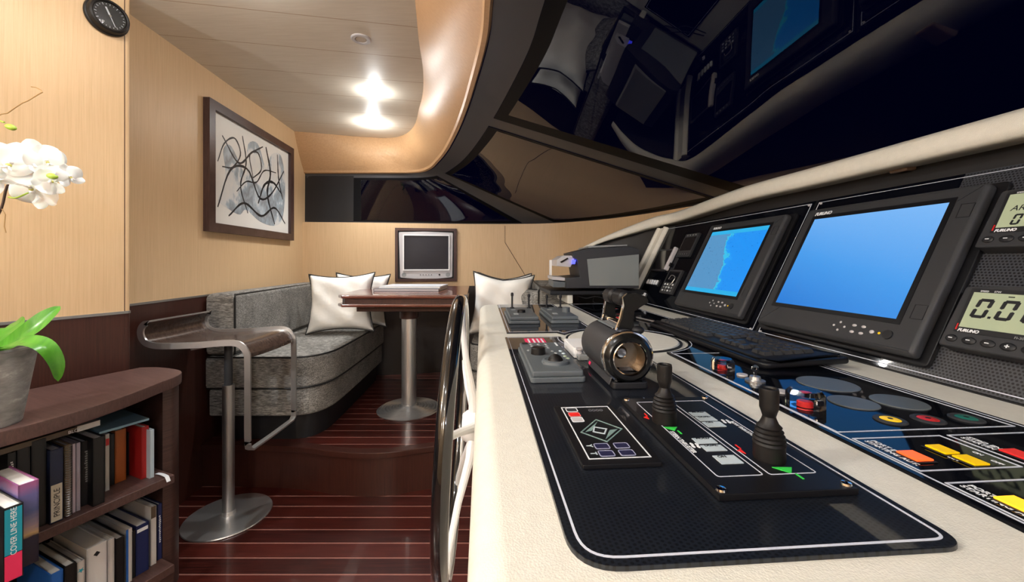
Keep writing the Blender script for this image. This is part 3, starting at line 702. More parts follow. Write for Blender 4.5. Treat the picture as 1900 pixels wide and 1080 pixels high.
m = MB(); m.box((.16, .16, .008), (.0, 0, .842), M['bezel'], .002); m.tube([(0, 0, .836), (-.02, -.10, .835), (-.05, -.16, .834)], .005, M['steel']); m.obj('seat_plate', t)

# ================================================================ STEERING WHEEL
th_ = math.atan(.063)
ax_u = Vector((-math.sin(th_), math.cos(th_), 0)); tilt = .042
ax_v = Vector((tilt, 0, 1)).normalized(); ax_v = (ax_v-ax_u*ax_v.dot(ax_u)).normalized(); ax_n = ax_u.cross(ax_v).normalized()   # +X
t = thing('ship_helm', 'large black rimmed ship steering wheel with a white hub and spokes', 'steering wheel', mw=frame(Vector((-.172, 1.20, .725)), ax_u, ax_v, ax_n))
R = .375
m = MB(); m.tube([(R*math.cos(a*math.pi/36), R*math.sin(a*math.pi/36), 0) for a in range(72)], .0195, flat('lacquer_black', (.006, .006, .007), .12, coat=1), 16, True); m.obj('rim', t)
m = MB()
m.tube([((R-.017+.003*math.cos(a*18*math.pi/72))*math.cos(a*math.pi/72), (R-.017+.003*math.cos(a*18*math.pi/72))*math.sin(a*math.pi/72), .010) for a in range(144)], .006, M['steel'], 6, True); m.obj('inner_band', t)
for k in range(5):
    a = math.pi/2+k*2*math.pi/5
    P = [Vector((.03, 0, .055)), Vector((.09, 0, .05)), Vector((.20, 0, .025)), Vector((.30, 0, .010)), Vector((R-.012, 0, .006))]
    m = MB(); m.tube(P, [.016, .013, .010, .009, .011], M['white'], 10, False, Matrix.Rotation(a, 4, 'Z'), 1); m.obj('spoke', t)
m = MB(); m.lathe([(0, .02), (.035, .022), (.045, .035), (.048, .06), (.040, .08), (.038, .118), (0, .118)], M['white'], 32); h = m.obj('hub', t)
m = MB(); m.box((.05, .03, .001), (0, 0, 0), flat('teal_sticker', (.02, .35, .42), .4), T=TT(-.005, .041, .10) @ Matrix.Rotation(math.pi/2, 4, 'X')); m.obj('sticker', h)

# ================================================================ BOOKSHELF
BO = Vector((-1.512, 1.592, 0)); e1 = D.copy(); e2 = nn.copy()
BS = frame(BO, Vector((e1.x, e1.y, 0)), e2, Vector((0, 0, 1)))
def bsw(a, b, z): return BS @ Vector((a, b, z))
def ab(px, b):
    r = (px-CX)/F; a = (r*(BO.y+b*e2.y)-(BO.x+b*e2.x))/(e1.x-r*e1.y); return a
def abz(px, py, b):
    a = ab(px, b); p = bsw(a, b, 0); return a, EYE-(py-HY)*p.y/F
t = thing('bookshelf', 'low dark wenge bookshelf with a rounded end and two shelves of books', 'bookshelf', mw=BS)
tp = [(-.02, .002), (-.05, .06), (-.062, .15), (-.05, .225), (-.005, .28), (.074, .322), (.17, .375), (.27, .415), (.37, .437), (.475, .442), (.65, .43), (.9, .41), (1.45, .40)]
tps = [(p.x, p.y) for p in spline([(x, y, 0) for x, y in tp], 48)]+[(1.45, .002)]
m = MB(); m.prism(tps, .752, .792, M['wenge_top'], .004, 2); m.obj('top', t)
post = [(-.015, .003), (-.042, .06), (-.054, .15), (-.043, .22), (-.004, .262), (.03, .262), (.03, .003)]
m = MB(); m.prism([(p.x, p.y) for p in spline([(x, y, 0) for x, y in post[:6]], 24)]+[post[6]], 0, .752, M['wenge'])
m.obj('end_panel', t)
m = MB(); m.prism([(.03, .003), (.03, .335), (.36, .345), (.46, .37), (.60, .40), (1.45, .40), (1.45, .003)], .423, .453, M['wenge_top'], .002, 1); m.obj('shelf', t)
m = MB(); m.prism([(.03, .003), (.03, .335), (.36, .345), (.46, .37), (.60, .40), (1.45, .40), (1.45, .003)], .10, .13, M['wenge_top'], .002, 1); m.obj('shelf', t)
m = MB(); m.prism(rect(.03, .003, 1.45, .014), .0, .752, M['ink']); m.obj('back_panel', t)
m = MB(); m.prism(rect(1.42, .014, 1.45, .395), .13, .423, M['wenge']); m.prism(rect(1.42, .014, 1.45, .395), .453, .752, M['wenge']); m.obj('side_panel', t)
m = MB(); m.prism(rect(.03, .014, 1.45, .33), 0, .10, M['wenge']); m.obj('plinth', t)
def book(name, label, cat, a0, a1, bf, dep, z0, z1, cm, group='books standing on the bookshelf', spine=None, extra=None, tilt=0, pages=None, lift=.0006):
    """standing book, spine towards the room; a0..a1 along the shelf"""
    w = a1-a0; h = z1-z0
    T = BS @ TT((a0+a1)/2, bf-dep/2, z0+lift) @ Matrix.Rotation(tilt, 4, 'Y')
    t = thing(name, label, cat, mw=T, group=group)
    cov = min(.003, w*.2); m = MB()
    for s_ in (-1, 1): m.box((cov, dep, h), (s_*(w/2-cov/2), 0, h/2), cm)
    m.box((w, cov, h), (0, dep/2-cov/2, h/2), spine or cm, .0008, 1); m.obj('cover', t)
    m = MB(); m.box((w-2*cov, dep-.008, h-.008), (0, -.002, h/2), pages or M['paper']); m.obj('pages', t)
    if extra: extra(t, w, dep, h)
    return t
def band(z0f, z1f, mt, side=None, name='spine_label'):
    def f(t, w, dep, h):
        m = MB(); m.box((w*.86, .0006, h*(z1f-z0f)), (0, dep/2+.0004, h*(z0f+z1f)/2), mt); m.obj(name, t)
    return f
def spinetext(s, size, mt, zf=.5):
    def f(t, w, dep, h):
        T = Matrix.Translation((0, dep/2+.001, h*zf)) @ frame(Vector(), Vector((0, 0, 1)), Vector((1, 0, 0)), Vector((0, 1, 0))) @ TT(0, -size*.35, 0)
        text('spine_title', s, size, T, mt, t, align='CENTER')
    return f
def bars(zf, hf, mt, n=7):
    def f(t, w, dep, h):
        m = MB(); q = random.Random(n)
        z = h*(zf-hf/2)
        for k in range(n*2):
            l = h*hf/(n*2); m.box((w*.42*q.uniform(.6, 1), .0005, l*.6), (w*.05*q.uniform(-1, 1), dep/2+.0004, z+l*(k+.5)), mt)
        m.obj('spine_lettering', t)
    return f
def multi(*fs):
    def f(t, w, dep, h):
        for g in fs: g(t, w, dep, h)
    return f
Z1 = .453
def row(px0, px1, pytop, bf): # right and left pixel of the spine
    a0 = ab(px0, bf); a1 = ab(px1, bf); return a0, a1, abz((px0+px1)/2, pytop, bf)[1]
def cm(n, c, r=.4): return flat(n, c, r)
specs = [
 ('book', 'thin pale blue book, last on the upper shelf beside the end panel', 'book', 286, 277, 798, .29, .2, cm('pale_blue', (.45, .55, .62)), None),
 ('book', 'large red-covered book on the upper shelf beside a thin pale blue one', 'book', 276, 262, 792, .27, .22, cm('red_cover', (.33, .012, .012)), None),
 ('book', 'black spined book between the red and the orange book on the upper shelf', 'book', 262, 236, 800, .19, .16, cm('black_b', (.01, .01, .012)), None),
 ('book', 'orange spined paperback on the upper shelf', 'book', 234, 213, 798, .22, .18, cm('orange_b', (.38, .10, .015)), None),
 ('book', 'narrow black book left of the orange paperback on the upper shelf', 'book', 212, 204, 806, .22, .18, cm('black_b', (.01, .01, .012)), None),
 ('book', 'white and red spined narrow book on the upper shelf', 'book', 203, 195, 806, .25, .18, cm('white_b', (.6, .58, .56)), band(.8, .92, M['red'])),
 ('book', 'big matt black binder on the upper shelf that stands out farthest', 'binder', 194, 172, 812, .325, .25, cm('black_c', (.006, .006, .007)), None),
 ('book', 'black book with small grey spine lettering on the upper shelf', 'book', 171, 150, 818, .29, .2, cm('black_b', (.01, .01, .012)), bars(.6, .5, M['greyl'])),
 ('book', 'lilac grey booklet on the upper shelf beside the black lettered book', 'book', 149, 141, 822, .31, .2, cm('lilac_b', (.32, .28, .32)), None),
 ('book', 'pale mauve thin booklet on the upper shelf right of the wire-bound manual', 'book', 140, 134, 824, .31, .2, cm('mauve_b', (.45, .38, .42)), None),
]
for nm, lb, ct, p0, p1, pt, bf, dp, c_, ex in specs:
    a0, a1, zt = row(p0, p1, pt, bf); book(nm, lb, ct, a0, a1-.0008, bf, dp, Z1, max(zt, .6), c_, extra=ex)
a0, a1, zt = row(132, 119, 826, .315)
def coil(t, w, dep, h):
    m = MB()
    for k in range(30): m.tube([(w*.5*math.cos(q*math.pi/4), dep/2+.004+.005*math.sin(q*math.pi/4), h*(k+.5)/30) for q in range(8)], .0011, M['alu'], 4, True)
    o = m.obj('wire_binding', t)
book('wire_bound_manual', 'wire-bound manual with a bronze coil on the upper shelf', 'manual', a0, a1-.0008, .315, .2, Z1, zt, cm('tan_b', (.20, .14, .08)), extra=coil)
a0, a1, zt = row(117, 92, 834, .325)
book('book', 'thick book with a dark blue upper spine and cream lower spine on the upper shelf', 'book', a0, a1-.0008, .325, .2, Z1, zt, cm('night_b', (.012, .018, .05)), extra=multi(band(.02, .52, cm('cream_b', (.60, .56, .46))), spinetext('PRINCIPLE', .018, M['ink'], .27)))
a0, a1, zt = row(90, 62, 842, .325)
book('book', 'wide black book on the upper shelf left of the cream and blue spine', 'book', a0, a1-.0008, .31, .2, Z1, .705, cm('black_c', (.006, .006, .007)))
a0, a1, zt = row(60, 36, 860, .325)
book('book', 'black book on the upper shelf just behind the sunset-covered book', 'book', a0, a1-.0008, .31, .2, Z1, .70, cm('black_b', (.01, .01, .012)))
a0, a1, zt = row(34, 18, 850, .325)
book('book', 'black book with silver lettering at the left picture edge of the upper shelf', 'book', a0, a1-.0008, .31, .2, Z1, .69, cm('black_c', (.006, .006, .007)), extra=bars(.8, .2, M['silverp'], 4))
# the two that stand out in front at the left edge of the photograph
def sky(nt, b):
    tc = nt.nodes.new('ShaderNodeTexCoord'); sp_ = nt.nodes.new('ShaderNodeSeparateXYZ'); nt.links.new(tc.outputs['Generated'], sp_.inputs[0])
    f = mth(nt, 'ADD', sp_.outputs['Z'], mth(nt, 'MULTIPLY', mth(nt, 'SUBTRACT', noise(nt, coords(nt, (14, 14, 40)), 1, 4), .5), .16))
    nt.links.new(ramp(nt, f, [(0, (.02, .015, .03)), (.33, (.02, .015, .035)), (.38, (.55, .35, .16)), (.46, (.30, .22, .26)), (.65, (.08, .10, .25)), (.85, (.13, .12, .33)), (1, (.35, .10, .25))]), b.inputs['Base Color'])
M['sunset'] = mat('sunset_cover', (.2, .2, .4), .25, nodes=sky)
bb = .50; a0 = ab(72, bb); a1 = a0+.035; _, zt = abz(40, 900, bb)
book('book', 'glossy book with a sunset sky cover standing forward at the left edge', 'book', a0, a1, bb, .17, Z1, zt, M['sunset'])
a0b = a1+.001; bb2 = .535; _, zt2 = abz(8, 945, bb2)
book('book', 'book with a cyan and magenta spine leaning left of the sunset-covered book', 'book', a0b, a0b+.032, bb2, .20, Z1, zt2, cm('black_b', (.01, .01, .012)),
     extra=multi(band(.36, .97, cm('cyan_b', (.01, .30, .42))), lambda t, w, dep, h: (lambda m: (m.box((w*.86, .0006, h*.34), (0, dep/2+.0004, h*.18), M['pink']), m.obj('lower_label', t)))(MB()), spinetext('COVER LINE HERE', .014, M['label'], .66)))
# lying flat on the rows
def flatmag(label, a, b, z, sz, rz, c_, extra=None):
    t = thing('magazine', label, 'magazine', mw=BS @ TT(a, b, z) @ Matrix.Rotation(rz, 4, 'Z'), group='magazines lying on the upper row of books')
    m = MB(); m.box((sz[0], sz[1], sz[2]), (0, 0, sz[2]/2), c_, .001, 1); m.obj('cover', t)
    if extra: extra(t, sz)
    return t
flatmag('thick magazine with a brown spine and white end lying on top of the upper row', .345, .20, .694, (.24, .215, .016), .10, cm('brown_m', (.10, .07, .045)),
        lambda t, sz: (text('spine_title', 'BLOC', .013, frame(Vector((-.045, sz[1]/2+.001, .002)), Vector((-1, 0, 0)), Vector((0, 0, 1)), Vector((0, 1, 0))), M['label'], t),
                       (lambda m: (m.box((.055, sz[1]+.002, sz[2]+.001), (-.0935, 0, sz[2]/2), cm('white_b', (.6, .58, .56))), m.obj('white_end', t)))(MB())))
flatmag('pale blue magazine lying on the red and orange books', .135, .17, .655, (.13, .20, .008), -.05, cm('blue_m', (.25, .42, .52)))
# lower shelf
Z0 = .13
low = [('book', 'dark navy book on the lower shelf next to the end panel', 303, 292, 935, .26, cm('navy_b', (.012, .02, .09)), bars(.55, .5, M['label'])),
 ('binder', 'white and brown narrow binder on the lower shelf', 290, 279, 940, .27, cm('white_b', (.6, .58, .56)), band(.8, 1, cm('brown_m', (.10, .07, .045)))),
 ('book', 'navy book with a white top edge on the lower shelf', 276, 252, 973, .28, cm('navy_b', (.012, .02, .09)), band(.86, .93, M['label'])),
 ('book', 'black book on the lower shelf between the navy and the blue-striped one', 251, 247, 985, .28, cm('black_b', (.01, .01, .012)), None),
 ('binder', 'thin binder with blue and white spine on the lower shelf', 245, 233, 982, .29, cm('white_b', (.6, .58, .56)), lambda t, w, dep, h: (lambda m: (m.box((w*.4, .0006, h), (.3*w, dep/2+.0004, h/2), cm('blue_b', (.02, .12, .45))), m.obj('spine_stripe', t)))(MB())),
 ('binder', 'black folder on the lower shelf right of the white ring binder', 231, 214, 998, .30, cm('black_c', (.006, .006, .007)), None),
 ('binder', 'white rounded-spine ring binder on the lower shelf', 212, 199, 1001, .31, cm('white_b', (.6, .58, .56)), None),
 ('binder', 'white ring binder with a small black emblem on the lower shelf', 198, 160, 1012, .315, cm('white_c', (.66, .66, .66)), lambda t, w, dep, h: (lambda m: (m.prism([(0, -.008), (.008, 0), (0, .008), (-.008, 0)], 0, .0008, M['ink'], T=frame(Vector((.0, dep/2+.0002, h*.86)), Vector((1, 0, 0)), Vector((0, 0, -1)), Vector((0, 1, 0)))), m.obj('emblem', t)))(MB())),
 ('book', 'narrow white book with a blue star on the lower shelf', 157, 143, 1042, .325, cm('white_b', (.6, .58, .56)), lambda t, w, dep, h: (lambda m: (m.prism([((.008 if k % 2 == 0 else .003)*math.sin(k*math.pi/5), (.008 if k % 2 == 0 else .003)*math.cos(k*math.pi/5)) for k in range(10)], 0, .0008, cm('cyan_b', (.01, .30, .42)), T=frame(Vector((0, dep/2+.0002, h*.84)), Vector((1, 0, 0)), Vector((0, 0, -1)), Vector((0, 1, 0)))), m.obj('star_emblem', t)))(MB())),
 ('book', 'black folder on the lower shelf beside the bright blue one', 141, 119, 1048, .33, cm('black_c', (.006, .006, .007)), None),
 ('binder', 'bright blue folder at the near end of the lower shelf', 117, 92, 1062, .33, cm('blue_b', (.02, .12, .45)), None)]
for nm, lb, p0, p1, pt, bf, c_, ex in low:
    a0, a1, zt = row(p0, p1, pt, bf); a0 = max(a0, .0315); a1 = max(a1, a0+.012); book(nm, lb, nm, a0, a1-.0008, bf, .22, Z0, min(zt, .418), c_, group='books and binders on the lower shelf', extra=ex)
# small white card sticking out at the end of the shelf
tcard = thing('paper_card', 'small curled white card lying on the front end of the upper shelf', 'card', mw=BS @ TT(.052, .31, .4532))
m = MB(); m.grid(lambda u, v: Vector((.012*(v-.5), -.04+u*.075, .001+.004*math.sin(u*3)-(max(0, u-.86)*.10))), 12, 2, M['label'], thick=.0006); m.obj('sheet', tcard)

# ================================================================ ORCHID
pp = PZ(-22, 800, .792)
pot_c = Vector((-1.365, 1.035, .792))
t = thing('potted_orchid', 'white moth orchid in a weathered zinc pot on the bookshelf', 'plant', loc=pot_c)
m = MB(); m.lathe([(0, 0), (.058, 0), (.060, .004), (.088, .196), (.0915, .197), (.0915, .203), (.085, .203), (.080, .185), (0, .185)], M['pot'], 40, cap=False); m.obj('pot', t)
m = MB(); m.lathe([(0, .184), (.080, .182), (.0805, .176), (0, .17)], M['soil'], 24, cap=False)
for k in range(40):
    a = random.uniform(0, 6.28); r = random.uniform(0, .07); m.ball(.008, (r*math.cos(a), r*math.sin(a), .187), M['soil'], (1.4, .8, .6), 6, 4, rot=(random.random(), random.random(), random.random()*3))
m.obj('bark', t)
def rel(px, py, y): return PY(px, py, y)-pot_c
def leaf(pts, w, name='leaf', fold=.25, up=Vector((0, 0, 1)), droop=None):
    P = spline(pts, 20); m = MB(); n_ = 20
    def f(u, v):
        i = int(round(u*n_)); d = (P[min(i+1, n_)]-P[max(i-1, 0)]).normalized(); s_ = d.cross(up); s_ = s_.normalized() if s_.length > .05 else Vector((0, 1, 0)); nn_ = s_.cross(d).normalized()
        ww = w*(math.sin(math.pi*min(1, (u*.93+.07)))**.55); q = v*2-1
        return P[i]+s_*q*ww+nn_*abs(q)**1.3*fold*ww
    m.grid(f, n_, 8, M['leaf'], thick=.0018); return m.obj(name, t)
leaf([(0, 0, .19), rel(15, 640, 1.03), rel(60, 610, 1.04), rel(90, 585, 1.06), rel(112, 568, 1.08)], .024, up=Vector((.3, -.8, .6)))
leaf([(.0, 0, .19), rel(20, 640, .97), rel(55, 634, .96), rel(85, 645, .96), rel(105, 675, .97), rel(108, 708, .98)], .019, up=Vector((.6, -.45, .7)))
leaf([(0, .01, .19), rel(0, 625, 1.08), rel(25, 605, 1.12), rel(30, 596, 1.16)], .032, up=Vector((.2, -.9, .5)))
leaf([(0, 0, .19), (-.08, -.02, .25), (-.17, -.05, .22)], .03); leaf([(0, 0, .19), (-.03, -.09, .24), (-.06, -.18, .19)], .028)
def stemtube(pts, r, mt, name): 
    m = MB(); m.tube(spline(pts, 30), r, mt, 8); return m.obj(name, t)
stemtube([(0, 0, .18), (-.01, .01, .34), rel(-28, 450, 1.04), rel(2, 388, 1.05), rel(14, 345, 1.05), rel(38, 328, 1.05), rel(60, 322, 1.05), rel(75, 324, 1.05)], .0028, M['stem'], 'flower_stem')
stemtube([(0, 0, .18), (-.02, .0, .40), rel(-40, 260, 1.08), rel(-20, 222, 1.08), rel(8, 227, 1.08)], .0022, M['greenstem'], 'flower_stem')
m = MB(); m.tube([rel(x, y, 1.09) for x, y in ((-30, 235), (2, 212), (14, 210), (28, 200), (42, 191), (52, 187))]+[rel(x, y, 1.09) for x, y in ((60, 182), (70, 176), (79, 171), (76, 167), (66, 162), (58, 161))], .0013, M['twig'], 6); m.obj('twig', t)
m = MB(); m.tube([rel(x, y, 1.05) for x, y in ((-12, 400), (4, 388), (10, 398), (8, 420), (11, 432))], .0012, M['twig'], 6); m.obj('twig', t)
def petal(m, T, L, w, cup=.22, tip=.5):
    def f(u, v):
        q = v*2-1; ww = w*math.sin(math.pi*min(1, u*.94+.03))**tip
        return Vector((q*ww, u*L, cup*L*(u*u)*.6-.25*ww*q*q+.0007*math.sin(7*u+2*q)))
    m.grid(f, 12, 8, M['petal'], T)
def flower(px, py, y, size, look, roll=0, nm='flower'):
    c = rel(px, py, y); z = Vector(look).normalized(); x = Vector((0, 0, 1)).cross(z).normalized(); yv = z.cross(x)
    T = frame(c, x, yv, z) @ Matrix.Rotation(roll, 4, 'Z'); m = MB()
    for a, L, w, dz in ((0, 1, .40, 0), (2.15, 1, .38, 0), (-2.15, 1, .38, 0), (1.12, 1.0, .62, .003), (-1.12, 1.0, .62, .003)):
        petal(m, T @ TT(0, 0, dz) @ Matrix.Rotation(a, 4, 'Z'), L*size, w*size)
    o = m.obj(nm, t, angle=180)
    m = MB(); m.ball(size*.11, (0, size*.04, size*.14), M['petal'], (1, .8, 1), 10, 8, T); m.ball(size*.09, (0, -size*.10, size*.16), M['yel_lip'], (1.1, 1.0, .7), 10, 8, T)
    m.tube([(0, -.1*size, size*.15), (-size*.08, -size*.26, size*.22), (-size*.16, -size*.32, size*.3)], [.1*size*.5, .05*size, .01*size], M['petal'], 6, T=T)
    m.tube([(0, -.1*size, size*.15), (size*.08, -size*.26, size*.22), (size*.16, -size*.32, size*.3)], [.1*size*.5, .05*size, .01*size], M['petal'], 6, T=T)
    m.obj('lip', o); return o
M['yel_lip'] = mat('orchid_throat', (.62, .60, .16), .5)
S1 = 1.05/F
flower(62, 300, 1.02, 40*S1, (.6, -.8, .1), .1); flower(18, 305, 1.00, 42*S1, (.75, -.6, .15), -.3); flower(85, 300, 1.035, 30*S1, (.9, -.35, .2), .3)
flower(64, 352, 1.06, 38*S1, (.15, -.9, -.6), 3.0); flower(93, 338, 1.03, 24*S1, (.9, -.5, .1), 1.7); flower(128, 328, 1.05, 23*S1, (1, -.15, .1), .4)
flower(-8, 330, .99, 34*S1, (.6, -.8, .1), .8)
for (px, py, y, r, ro) in ((20, 236, 1.08, .0095, .3), (97, 327, 1.02, .009, .2)):
    c = rel(px, py, y); m = MB(); m.ball(r, c, M['greenstem'], (1.5, .9, .85), 14, 10, rot=(0, ro, 0)); m.obj('bud', t)
stemtube([rel(75, 324, 1.05), rel(95, 326, 1.04), rel(112, 330, 1.045), rel(122, 336, 1.05)], .0018, M['greenstem'], 'flower_stem')
stemtube([rel(16, 366, 1.05), rel(30, 367, 1.05), rel(52, 358, 1.05)], .002, M['greenstem'], 'flower_stem')

# ================================================================ HELM CONSOLE
t = thing('helm_console', 'large cream leather helm console with glossy blue-black control panels', 'console', mw=HM)
con = t
m = MB()
plan = roundpoly([(-2.14, -.012), (-2.14, .90), (.9, .90), (.9, -.012)], [.06, .05, .05, .05], 8)
m.prism(plan, -.985, 0, M['cream'], .032, 5, only='top'); m.obj('cabinet', t)
cc = (-1.13, .405)
def arc(r, a0, a1, n=16): return [(cc[0]+r*math.cos(math.radians(a0+(a1-a0)*k/n)), cc[1]+r*math.sin(math.radians(a0+(a1-a0)*k/n))) for k in range(n+1)]
def slab(poly, name, mt, r=.012, line=True, lw=.0022, li=.008):
    q = poly
    m = MB(); m.prism(q, -.002, .004, mt, .0012, 2); o = m.obj(name, t)
    if line: m = MB(); m.ring(inset(q, li), lw, .0038, .0044, M['line']); m.obj('pinstripe', o)
    return o
p1 = roundpoly([(-1.187, .070), (-1.187, .238)], .01, 1)
p1 = [(-1.187, .068), (-1.187, .232)]+arc(.176, -106, -7)+roundpoly([(-.955, .388), (-.288, .388), (-.288, .068), (-1.187, .068)], [.001, .022, .040, .001], 8)[6:-6]
slab(p1, 'control_panel', M['carbon'])
p2 = [(-2.085, .088), (-2.085, .372)]+[(-1.32, .372)]+arc(.176, -168, -122, 8)+[(-1.262, .238), (-1.262, .078), (-2.075, .078)]
slab(p2, 'control_panel', M['carbon'])
p3 = [(-2.085, .457), (-2.085, .748), (.42, .748), (.42, .457)]+[(-.95, .457)]+arc(.176, 18, 162)[:]+[(-1.31, .457)]
slab(p3[::-1], 'control_panel', M['glossblack'])
m = MB(); m.lathe([(0, 0), (.152, 0), (.155, .003), (.152, .006), (0, .006)], M['cream'], 56, TT(cc[0], cc[1], .0)); b_ = m.obj('lever_boss', t)
m = MB(); m.lathe([(.156, -.001), (.162, -.001), (.162, .004), (.156, .004), (.156, -.001)], M['ink'], 56, TT(cc[0], cc[1], .0), cap=False); m.obj('rim', b_)
# instrument panel, in its own inclined frame
J = HI @ IM
m = MB(); m.box((3.1, .478, .03), (-.65, .239-.004, -.016), M['black'], T=J); ipn = m.obj('instrument_panel', t)
m = MB(); m.prism(rect(-2.19, .004, -1.197, .472), -.001, .002, M['glossblack'], T=J); m.prism(rect(-1.183, .004, -.80, .472), -.001, .002, M['glossblack'], T=J); m.obj('gloss_facing', ipn)
M['perf_i'] = M['perf']
Tm = J @ TT(-.1, .238, 0)
def facing(a0, a1, b0, b1, mt, name):
    m = MB(); m.prism(rect(a0, b0, a1, b1), -.001, .0022, mt); o = m.obj(name, ipn); o.matrix_parent_inverse = Matrix(); o.matrix_basis = J; return o
facing(-.80, .75, .004, .472, M['perf'], 'dotted_facing')
def iline(pts, w, name='pinstripe'):
    m = MB()
    for (a0, b0), (a1, b1) in zip(pts, pts[1:]):
        m.box((abs(a1-a0)+w, abs(b1-b0)+w, .0008), ((a0+a1)/2, (b0+b1)/2, .0030), M['line'])
    o = m.obj(name, ipn); o.matrix_basis = J
iline([(-2.185, .012), (-1.205, .012), (-1.205, .462), (-2.185, .462)], .0016)
iline([(-1.176, .462), (-1.176, .012), (.7, .012)], .0016); iline([(-1.176, .462), (.7, .462)], .0012)
m = MB()
for a in (-1.205, -1.176):
    for b in (.458, .014): m.lathe([(0, .006), (.003, .006), (.004, .003), (.004, .002)], M['silverp'], 12, J @ TT(a+(.008 if a > -1.19 else -.008), b, 0))
m.obj('screws', ipn)
# cream post closing the far end of the instrument panel
m = MB(); pf = [(-2.325, -.03), (-2.325, .006), (-2.312, .022), (-2.298, .022), (-2.288, .010), (-2.235, .010), (-2.225, .022), (-2.212, .022), (-2.2, .006), (-2.2, -.03)]
tb = bmesh.new(); lo = [tb.verts.new((a, -.012, h)) for a, h in pf]; hi = [tb.verts.new((a, .47, h)) for a, h in pf]
for i in range(len(pf)): tb.faces.new((lo[i], lo[(i+1) % len(pf)], hi[(i+1) % len(pf)], hi[i]))
tb.faces.new(lo); tb.faces.new(hi); bmesh.ops.recalc_face_normals(tb, faces=tb.faces); m.add(tb, M['cream'], J); m.obj('end_post', t)
# coaming: the padded rim above the instruments
def topz(a):
    return IM @ Vector((a, .484, .018))
pts = []
for a in (.85, .3, -.2, -.7, -1.2, -1.6):
    p = topz(a); pts.append((p.x+.012, p.y, p.z+.098, 1.0))
pts += [(.925, 2.21, 1.506, 1.0), (.830, 2.365, 1.484, .98), (.730, 2.465, 1.443, .85), (.627, 2.535, 1.397, .62), (.52, 2.575, 1.344, .42), (.435, 2.585, 1.298, .24)]
CP = spline([(p[0], p[1], p[2]) for p in pts], 96); CSc = spline([(p[3], 0, 0) for p in pts], 96)
prof = [(.030, -.064), (.004, -.064), (-.006, -.056), (-.009, -.040), (-.004, -.016), (.014, -.002), (.04, .001), (.09, -.006), (.12, -.03), (.12, -.06), (.030, -.064)]
def co(u, v):
    i = int(round(u*96)); p = CP[i]; d = (CP[min(i+1, 96)]-CP[max(i-1, 0)]).normalized(); o = Vector((d.y, -d.x, 0)).normalized(); s_ = CSc[i].x
    q = prof[int(round(v*10))]; return p+o*q[0]*max(s_, .35)+Vector((0, 0, q[1]*s_))
m = MB(); m.grid(co, 96, 10, M['cream'], T=HI); m.obj('coaming', t, angle=60)
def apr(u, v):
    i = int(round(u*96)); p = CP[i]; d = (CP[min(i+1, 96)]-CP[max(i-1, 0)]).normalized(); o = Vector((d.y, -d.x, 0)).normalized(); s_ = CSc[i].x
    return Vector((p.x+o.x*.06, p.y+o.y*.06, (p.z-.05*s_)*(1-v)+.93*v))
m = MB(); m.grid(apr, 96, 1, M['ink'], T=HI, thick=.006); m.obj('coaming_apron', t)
def dash(u, v):
    i = int(round(u*96)); p = CP[i]; d = (CP[min(i+1, 96)]-CP[max(i-1, 0)]).normalized(); o = Vector((d.y, -d.x, 0)).normalized()
    a = p+o*.06+Vector((0, 0, -.022)); j = int(round(2+u*(i0D-2))); b = ws[j]*1.0; b.z = 1.46 if u < .8 else 1.46-(u-.8)*.5
    return a.lerp(b+Vector((0, 0, 0)), v*.995)
i0D = next(i for i in range(NU+1) if ws[i].y > 2.9)
m = MB(); m.grid(dash, 96, 2, flat('dash_black', (.006, .006, .008), .7), T=HI, thick=-.006); m.obj('dash_top', t)
# shelf carrying the printer beyond the end of the console
m = MB(); m.box((.42, .54, .022), (-2.30, .63, .062), M['ink'], .004, 2); m.box((.30, .03, .05), (-2.25, .47, .028), M['cream'], .006, 2); m.box((.30, .12, .052), (-2.3, .83, .026), M['ink']); m.obj('side_shelf', t)
m = MB(); m.tube(spline([(-2.15, .50, .05), (-2.12, .56, .03), (-2.10, .62, .04), (-2.06, .72, .004), (-2.0, .80, .02)], 20), .003, M['ink'], 6); m.tube(spline([(-2.15, .62, .05), (-2.11, .60, .01), (-2.08, .66, .005), (-2.02, .70, .012), (-1.98, .80, .02)], 20), .0025, M['ink'], 6); m.obj('cable', t)

# ---- printed boxes and writing on the far right control panel
def cring(a0, b0, a1, b1, w=.0016, name='pinstripe'):
    m = MB(); m.ring([(a0, b0), (a1, b0), (a1, b1), (a0, b1)], w, .0040, .0047, M['line']); return m.obj(name, t)
cring(-.942, .468, -.492, .728); cring(-.474, .470, -.394, .592); cring(-.474, .602, -.394, .728); cring(-.372, .470, -.292, .592); cring(-.372, .602, -.292, .728)
def ctext(s, size, px, py, m_=None, name='lettering', parent=None, ab_=None, align='LEFT', h=.0046, bold=.0003):
    a, b = ab_ if ab_ else hp(px, py)
    return text(name, s, size, TT(a, b, h), m_ or M['label'], parent or t, .0001, 0, align, bold)
ctext('PORT ENG.\nSTARTING AUT.', .0085, 0, 0, ab_=(-.466, .487)); ctext('STBD ENG.\nSTARTING AUT.', .0085, 0, 0, ab_=(-.466, .619))
ctext('PORT STOP\nSTARTING AUX', .0085, 0, 0, ab_=(-.366, .487)); ctext('ALARM', .006, 0, 0, ab_=(-.43, .535)); ctext('ON', .006, 0, 0, ab_=(-.43, .578)); ctext('OFF', .006, 0, 0, ab_=(-.410, .574))

